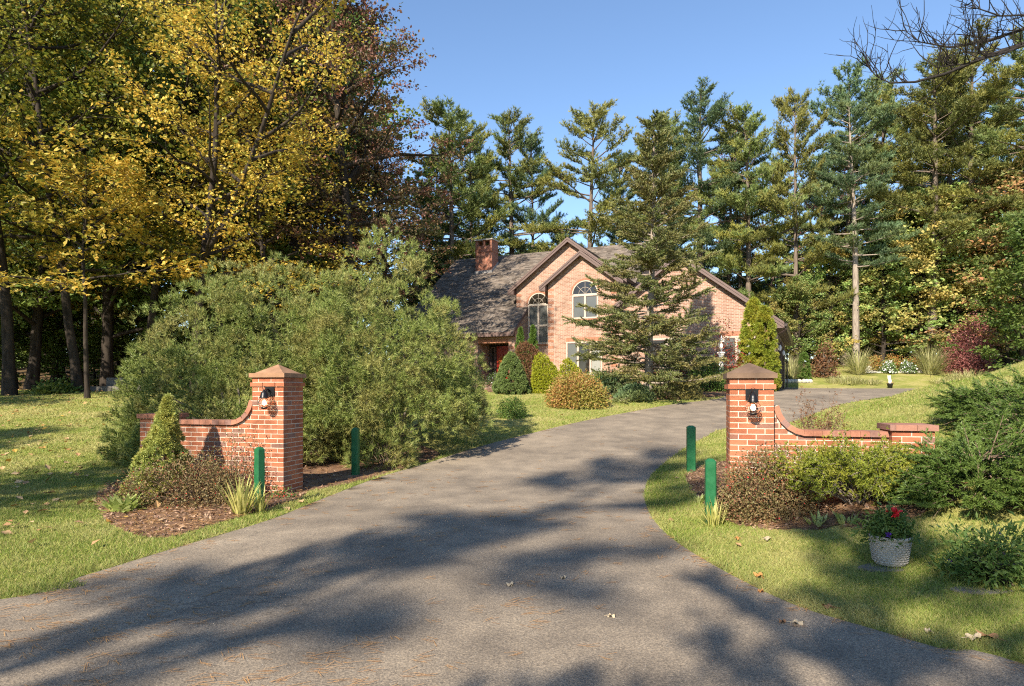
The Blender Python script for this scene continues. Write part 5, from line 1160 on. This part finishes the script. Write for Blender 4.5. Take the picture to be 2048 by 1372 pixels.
# potted plants on the right grass
def pot():
    x, y, z = gp(1780, 1128); o = empty('flower_pot', (x, y, z), .3, 'pale woven-pattern pot with a red flower, standing on the right grass', 'flower pot'); r1, r0, h = .162, .115, .245
    MB().lathe([(0,.0),(r0,.0),(r0+.006,.02),(r1-.010,h-.035),(r1-.010,h-.03),(r1,h-.028),(r1+.004,h-.012),(r1,h),(r1-.016,h),(r1-.022,h-.04),(0,h-.04)], 40).build('body', M['concrete'], o, True)
    wv = MB()
    for r_ in range(9):
        zz = .03 + r_*.020; rad = r0 + .006 + (r1-.016-r0)*(zz-.02)/(h-.055); k = 22
        for i in range(k):
            a = 2*pi*(i + .5*(r_ % 2))/k; c_, s_ = math.cos(a), math.sin(a); a2 = pi/k*.72
            wv.tube([((rad+.001)*math.cos(a-a2), (rad+.001)*math.sin(a-a2), zz), ((rad+.008)*c_, (rad+.008)*s_, zz+.001), ((rad+.001)*math.cos(a+a2), (rad+.001)*math.sin(a+a2), zz)], .0055, 5)
    tag(wv.build('woven_relief', M['concrete'], o), kind='stuff')
    MB().lathe([(0,h-.039),(r1-.023,h-.039)], 24).build('soil', M['mulch'], o)
    rg = rng_(101); P, D = shell(420, .165, .16, .20, rg, .4, 8, 14, -.25, .4); P[:, 2] = D[:, 2]*.2*rg.uniform(.5, 1.15, len(P)) + h - .0; P[:, 2] = np.maximum(P[:, 2], h-.03); V, F = leaves(np.repeat(P, 4, 0) + rg.normal(size=(len(P)*4, 3))*.03, .046, .022, rg, .4); mk('foliage', V, F, M['lf_plant'], o); V, F = stems_to(P - np.array([0,0,h-.02]), rg, 60, .003, .05); mk('stem', V + np.array([0,0,h-.02]), F, M['bk_twig'], o)
    fl = leaves(np.array([[-.055,-.10,h+.215]]) + rg.normal(size=(26, 3))*.015, .045, .034, rg, .2); mk('red_flower', fl[0], fl[1], M['pt_red'], o)
    fl = leaves(np.array([[-.15,-.13,h+.03]]) + rg.normal(size=(12, 3))*.008, .034, .026, rg, .2); mk('purple_flower', fl[0], fl[1], M['pt_purple'], o)
pot()
x, y, z = gp(1985, 1158)
bush(1985, y, .26, .25, 'leafy green potted bush with a few purple flowers at the right edge', 'lf_plant', 420, .060, .018, 102, 'potted_bush', 'plant', .22, .35, 5, gz_=(x, y, z+.06), extra=[('flower', (lambda P, D, rg: leaves(P[rg.choice(len(P), 9)]*1.05, .034, .028, rg, 0)), 'pt_purple')], inner=.4, up=.4)
o = empty('black_pot', (x, y, z), 0, 'black plastic pot half hidden under the leafy potted bush', 'plant pot'); MB().lathe([(0,0),(.13,0),(.155,.14),(.165,.142),(.165,.16),(.15,.16),(.145,.12),(0,.12)], 28).build('pot_shell', M['black_pot'], o, True)
def flag(px, py, rx, ry, seed, lab):
    x, y, z = gp(px, py); rg = random.Random(seed); pts = [(rx*(1+.2*rg.random())*math.cos(a), ry*(1+.2*rg.random())*math.sin(a), -.03) for a in np.linspace(0, 2*pi, 11)[:-1]]; o = MB().extrude(pts, (0, 0, .036)).build('flagstone', M['greystone']); o.location = (x, y, z); tag(o, lab, 'paving stone', 'flagstones in the right grass')
flag(1768, 1135, .19, .10, 1, 'flat grey flagstone under the woven-pattern pot'); flag(1965, 1180, .22, .08, 2, 'flat grey flagstone under the black plastic pot')

# planting along the front of the house
def dome(px, Z, top, rx, lab, lf, n, L, W, seed, name='globe_shrub', cat='shrub', K=7, amp=.10, group=None):
    x, y, z = at(px, Z); h = hz(top, Z) - z; rg = rng_(seed); P, D = shell(n, rx, rx*.95, h, rg, amp, 16, 40, -.1, .25, jit=.015)
    return shrub(name, lab, cat, (x, y, z-.03), blades(P, D, K, L, W, .75, rg), lf, stems_to(P, rg, 24, .012), 'bk_twig', group)
dwarf_spruce(1022, 24.2, 706, .72, 'tight cone-shaped green dwarf spruce beside the front steps', 'nd_dwarfgreen', 7000, .07, .024, 111, pw=.62, amp=.05)
dome(1056, 26.2, 694, .80, 'round brown-red barberry below the two pointed arborvitaes', 'lf_brownred', 3600, .07, .028, 112)
dome(1091, 24.6, 722, .60, 'bright chartreuse globe shrub right of the dwarf spruce', 'nd_gold', 4200, .06, .024, 113)
dome(1141, 25.6, 728, .55, 'smaller chartreuse globe shrub half behind the orange spirea', 'nd_gold', 3000, .06, .024, 114)
dwarf_spruce(1041, 29.5, 655, .42, 'pointed dark arborvitae nearest the porch wall', 'nd_thujagreen', 3600, .09, .03, 115, 'arborvitae', .8)
dwarf_spruce(1066, 29.0, 652, .46, 'pointed dark arborvitae under the tall arched window', 'nd_thujagreen', 3600, .09, .03, 116, 'arborvitae', .8)
bush(1153, 20.3, 752, .86, 'rounded orange and green spirea on the front lawn', 'lf_spirea', 2600, .075, .036, 117, 'spirea_bush', 'bush', .8, .12, 4, nst=60, inner=.3)
bush(1024, 18.0, 795, .36, 'little bright green boxwood alone on the front lawn', 'nd_thujagreen', 900, .045, .022, 118, 'boxwood', 'bush', .34, .12, 4, nst=20)
dwarf_spruce(1507, 26.3, 598, .66, 'tall yellow-green arborvitae column at the garage corner, its left spire', 'nd_thuja', 8000, .11, .036, 119, 'arborvitae', .48, .12)
dwarf_spruce(1530, 25.8, 612, .56, 'tall yellow-green arborvitae column at the garage corner, its right spire', 'nd_thuja', 6000, .11, .036, 120, 'arborvitae', .45, .12)
bush(1452, 25.6, 655, .62, 'burning bush with crimson leaves under the garage window', 'lf_burning', 700, .09, .04, 121, 'burning_bush', 'bush', .5, .4, 3, nst=60, jit=.16)
bush(1418, 25.0, 715, .75, 'dark green rounded shrub left of the white lamp post', 'nd_thujagreen', 1500, .08, .034, 122, 'rhododendron', 'shrub', .6, .2, 4, nst=30)
bush(1340, 26.0, 690, 1.0, 'shaded rust-brown bush under the garage wall behind the spruce', 'lf_brownred', 1500, .09, .04, 123, 'hydrangea_bush', 'shrub', .7, .25, 4, nst=60)
bush(1205, 24.5, 740, .9, 'green foundation bush behind the spirea, below the ground-floor window', 'nd_thujagreen', 1300, .08, .034, 124, 'foundation_bush', 'shrub', .7, .25, 4, nst=40)
rg = rng_(125)
for px, Z, top, rx, sd_, lb in ((1225, 22.8, 752, .95, 126, 'low blue-green spreading spruce left of the big trunk'), (1350, 22.4, 764, .9, 127, 'low spreading spruce right of the big trunk'), (1265, 21.9, 772, .6, 128, 'lowest spruce sprays at the mulch edge')):
    x, y, z = at(px, Z); h = hz(top, Z) - z; P, D = shell(900, rx, .7, h, rg, .3, 8, 14, -.05, .4); shrub('spreading_spruce', lb, 'shrub', (x, y, z), blades(P, nrm(D*.6 + np.array([0,0,.4])), 9, .10, .022, .6, rg), ('nd_pineblue', 'nd_spruce')[sd_ % 2], stems_to(P, rg, 40, .012))
bush(986, 27.4, 738, .42, 'pale potted flowers beside the front door', 'lf_plant', 320, .07, .035, 129, 'door_planter', 'plant', None, .3, 3, extra=[('flower', (lambda P, D, rg: leaves(P[rg.choice(len(P), 70)]*1.05, .05, .05, rg, 0)), 'pt_white')], gz_=(*HP(-13.75, .75), hzb+.33))

# white lamp post
x, y, z = at(1443, 25.4); o = empty('lamp_post', (x, y, z), HA, 'white square lamp post in the mulch before the garage wall, lamp lit', 'lamp post'); ht = hz(704, 25.4) - z
MB().box(-.085,.085,-.085,.085,-.1,ht-.10).build('post', M['white'], o); MB().box(-.11,.11,-.11,.11,-.05,.16).box(-.105,.105,-.105,.105,ht-.1,ht-.055).box(-.14,.14,-.14,.14,ht-.054,ht-.02).box(-.10,.10,-.10,.10,ht-.019,ht).build('moulding', M['white'], o)
MB().tube([(0,0,ht),(0,0,ht+.12)], .03, 8).lathe([(.03,ht+.10),(.09,ht+.12),(.09,ht+.135),(.02,ht+.14)], 12).build('lantern_base', M['white'], o)
MB().lathe([(.075,ht+.14),(.11,ht+.24),(.12,ht+.33),(.10,ht+.40)], 16).build('globe', M['lamp_glass'], o, True); MB().lathe([(.003,ht+.18),(.03,ht+.2),(.035,ht+.28),(.003,ht+.34)], 10).build('bulb', M['bulb'], o, True)
MB().lathe([(.12,ht+.40),(.09,ht+.47),(.03,ht+.53),(.02,ht+.60),(.005,ht+.66)], 14).build('hood', M['white'], o, True)

# far right lawn: planter bed, grasses, small trees
Zp = 46.5
def planter():
    x0, x1 = (1728-CX)/FPX*Zp, (1848-CX)/FPX*Zp; z = Tz((x0+x1)/2, Zp) ; o = empty('stone_planter', ((x0+x1)/2, Zp, z), 0, 'long low pale stone planter at the back of the right lawn', 'planter'); L = (x1-x0)/2; rg = random.Random(3)
    for r_ in range(3):
        x = -L - (.2 if r_ % 2 else 0)
        while x < L:
            wd = rg.uniform(.4, .75); a, b = max(x, -L), min(x+wd, L); x += wd
            if b-a < .1: continue
            MB().box(a+.008, b-.008, -.12 - rg.random()*.02, .12, r_*.17-.05+.006, (r_+1)*.17-.05-.004).build('stone', M['stone'], o)
    MB().box(-L, L, -.08, 1.2, -.1, .44).build('soil', M['mulch'], o)
    for i in range(14): MB().box(-L-.2+i*(2*L+.5)/14+.01, -L-.2+(i+1)*(2*L+.5)/14, -.55, -.16, -.06, .06).build('edging_stone', M['stone'], o)
planter()
def mums(px, lab, lf, pt, seed, rx=.55, top=715, n=300):
    bush(px, Zp-.05, top, rx, lab, lf, n, .12, .07, seed, 'flower_clump', 'flowers', .4, .2, 4, gz_=((px-CX)/FPX*Zp, Zp-(.5 if pt == 'pt_white' else -.05), Tz((px-CX)/FPX*Zp, Zp)+(.0 if pt == 'pt_white' else .2)), extra=[('flower', (lambda P, D, rg: leaves(P[rg.choice(len(P), len(P))]*1.10, .15, .14, rg, .3)), pt)])
mums(1768, 'white flowers at the left of the stone planter', 'lf_plant', 'pt_white', 131, .42, 725); mums(1806, 'white flowers at the right of the stone planter', 'lf_plant', 'pt_white', 132, .42, 724); mums(1786, 'rust-orange flowers between the two white ones in the planter', 'lf_spirea', 'pt_orange', 133, .75, 714); mums(1752, 'small orange flowers at the planter end by the fountain grass', 'lf_spirea', 'pt_orange', 134, .4, 717)
mums(1822, 'orange and brown flowers at the planter end by the tall grass', 'lf_spirea', 'pt_orange', 135, .45, 717)
gf = 'fountain grasses on the right lawn'
def fgrass(px, Z, top, n, lab, seed, w=1.0, lean=.8, rz=0):
    x, y, z = at(px, Z); h = hz(top, Z) - z; straps(0, 0, n, h*1.35, .035, lean, 'lf_fountain', seed, 'fountain_grass', lab, 'ornamental grass', .25*w, 1.2, 5, (x, y, z), gf)
fgrass(1716, 45.5, 706, 420, 'round clump of fountain grass at the foot of the long pale trunk', 141, 1.4)
fgrass(1860, 45.5, 700, 460, 'pale tall fountain grass right of the stone planter', 142, 1.6)
fgrass(1690, 42.2, 752, 500, 'low sprawling grass on the slope left of the small statue pot', 143, 4.5, .7)
fgrass(1735, 42.0, 758, 350, 'shorter sprawling grass beside the small statue pot', 144, 3.5, .7)
fgrass(1932, 42.2, 744, 600, 'wide sprawling grass on the slope right of the small statue pot', 145, 5.0, .75)
fgrass(1890, 41.9, 756, 350, 'outer tuft of sprawling grass nearest the small statue pot', 146, 3.5, .8)
def dtree(px, Z, top, rx, lab, lf, seed, n=900): bush(px, Z, top, rx, lab, lf, n, .15, .09, seed, 'ornamental_tree', 'small tree', None, .4, 4, nst=50, sr=.03, jit=.12, bk='bk_grey')
bush(1935, 46, 662, 1.5, 'burgundy Japanese maple at the back right of the lawn', 'lf_burgundy', 1900, .14, .09, 151, 'japanese_maple', 'small tree', 1.3, .45, 4, nst=60, sr=.03, jit=.10)
dtree(1648, 44.5, 690, .75, 'small brown-red ornamental tree behind the garage corner', 'lf_brownred', 152, 500)
dwarf_spruce(1608, 43.5, 706, .42, 'small upright green conifer at the lawn edge past the garage', 'nd_thujagreen', 1500, .14, .05, 153, 'arborvitae', .5)
fgrass(1583, 43.8, 715, 300, 'yellow-green grass clump just past the garage end', 154, 1.2)
x, y, z = at(1590, 42.5); o = empty('stone_border', (x, y, z), 0, 'low pale stone border beside the small upright conifer', 'stone border'); rg = random.Random(5)
for i in range(9): MB().lathe([(0,0),(.16,.02),(.18,.12),(.12,.22),(0,.25)], 8).build('stone', M['stone'], o).location = (-.9+i*.24, rg.uniform(-.1,.1), 0)
# small statue in a pot on the far edge of the drive
x, y, z = at(1780, 40.0); z = Tz(x, y); o = empty('statue_pot', (x, y, z), 0, 'dark pot with a small white bird-like statue at the far edge of the drive', 'statue'); o.scale = (.75, .75, .75)
MB().lathe([(0,0),(.16,0),(.22,.32),(.25,.34),(.25,.40),(.21,.40),(0,.36)], 16).build('pot', M['black_pot'], o, True)
MB().lathe([(.10,.36),(.13,.45),(.12,.6),(.08,.75),(.05,.88),(.06,.95),(.05,1.02),(.0,1.06)], 12).add([(-.02,0,.5),(-.17,.03,.8),(-.19,0,1.12),(-.06,0,.9)], [(0,1,2,3)]).build('statue', M['white'], o, True)
V, F = leaves(np.array([[0,0,.42]]) + rng_(9).normal(size=(60,3))*np.array([.13,.13,.04]), .1, .05, rng_(9), .4); mk('flower', V, F, M['pt_orange'], o)
# stone bed and small bush at the edge of the left wood
x, y, z = at(212, 25.6); o = empty('block_planter', (x, y, z), 0, 'grey block planter at the edge of the left wood, beside the pine shrub', 'planter')
for i in range(5): MB().box(-.95+i*.42, -.95+i*.42+.40, -.15, .15, -.05, .20).build('block', M['greystone'], o)
MB().box(-.3, 1.1, .5, .9, 0, .55).build('back_block', M['greystone'], o)
bush(110, 24.4, 778, .62, 'small leafy green bush on the shaded lawn at the wood edge', 'lf_green', 320, .15, .10, 161, 'small_bush', 'bush', None, .4, 3, nst=14)

# single fallen leaves one can pick out near the viewer
def fallen(px, py, L, rz, col, lab, seed):
    x, y, z = gp(px, py); rg = random.Random(seed); pts = []; n = 22
    for i in range(n):
        a = 2*pi*i/n; r_ = L*.5*(.62 + .38*abs(math.cos(a*2.5))**1.2)*(1 if i else 1.15); pts.append((r_*math.cos(a), r_*.85*math.sin(a), .012*math.sin(a*3+seed) + .02*rg.random()*L*4))
    mb = MB(); mb.add([(0, 0, .004)] + pts, [(0, i+1, (i+1) % n + 1) for i in range(n)]); mb.tube([(-L*.35,0,.006),(-L*.85,.01,.004)], .0022, 5)
    o = mb.build('fallen_leaf', col); o.location = (x, y, z + (.012 if inpoly(x, y, DRIVE) else .028)); o.rotation_euler = (rg.uniform(-.1,.1), rg.uniform(-.1,.1), rz); tag(o, lab, 'leaf', 'fallen leaves near the viewer')
lt, br, og = plain('pale_dead_leaf', (.42,.33,.22), .8, .15, 30), plain('brown_dead_leaf', (.24,.12,.055), .8, .25, 30), plain('orange_dead_leaf', (.46,.20,.06), .8, .25, 30)
fallen(1948, 1283, .105, .3, lt, 'pale tan leaf on the grass edge, next to a brown leaf', 1); fallen(1975, 1281, .12, 2.2, br, 'large brown leaf on the grass edge, next to a pale one', 2); fallen(1596, 1249, .085, .1, lt, 'pale narrow leaf on the drive beside a curled brown one', 3); fallen(1564, 1246, .06, 1.2, br, 'curled brown leaf on the drive beside a pale narrow one', 4)
fallen(1517, 1157, .10, 1.8, og, 'orange oak leaf in the shaded right grass', 5); fallen(1534, 1083, .10, .6, lt, 'pale leaf on the right grass just in front of the barberry', 6); fallen(1657, 1221, .09, 2.6, br, 'reddish brown leaf at the edge between drive and right grass', 7); fallen(1522, 1185, .06, .9, og, 'small tan leaf at the drive edge below the orange oak leaf', 8)
fallen(1223, 1235, .06, .4, lt, 'small yellow leaf alone in the middle of the drive', 9); fallen(1126, 1158, .06, 1.4, lt, 'small pale leaf on the sunlit strip of the drive', 10); fallen(1020, 1172, .075, 2.0, lt, 'pale curled leaf near the middle of the drive', 11); fallen(1856, 1270, .05, 2.0, lt, 'tiny green-yellow leaf at the right drive edge', 12); fallen(1475, 1082, .07, 1.0, og, 'rust leaf on the grass in front of the right post', 13)
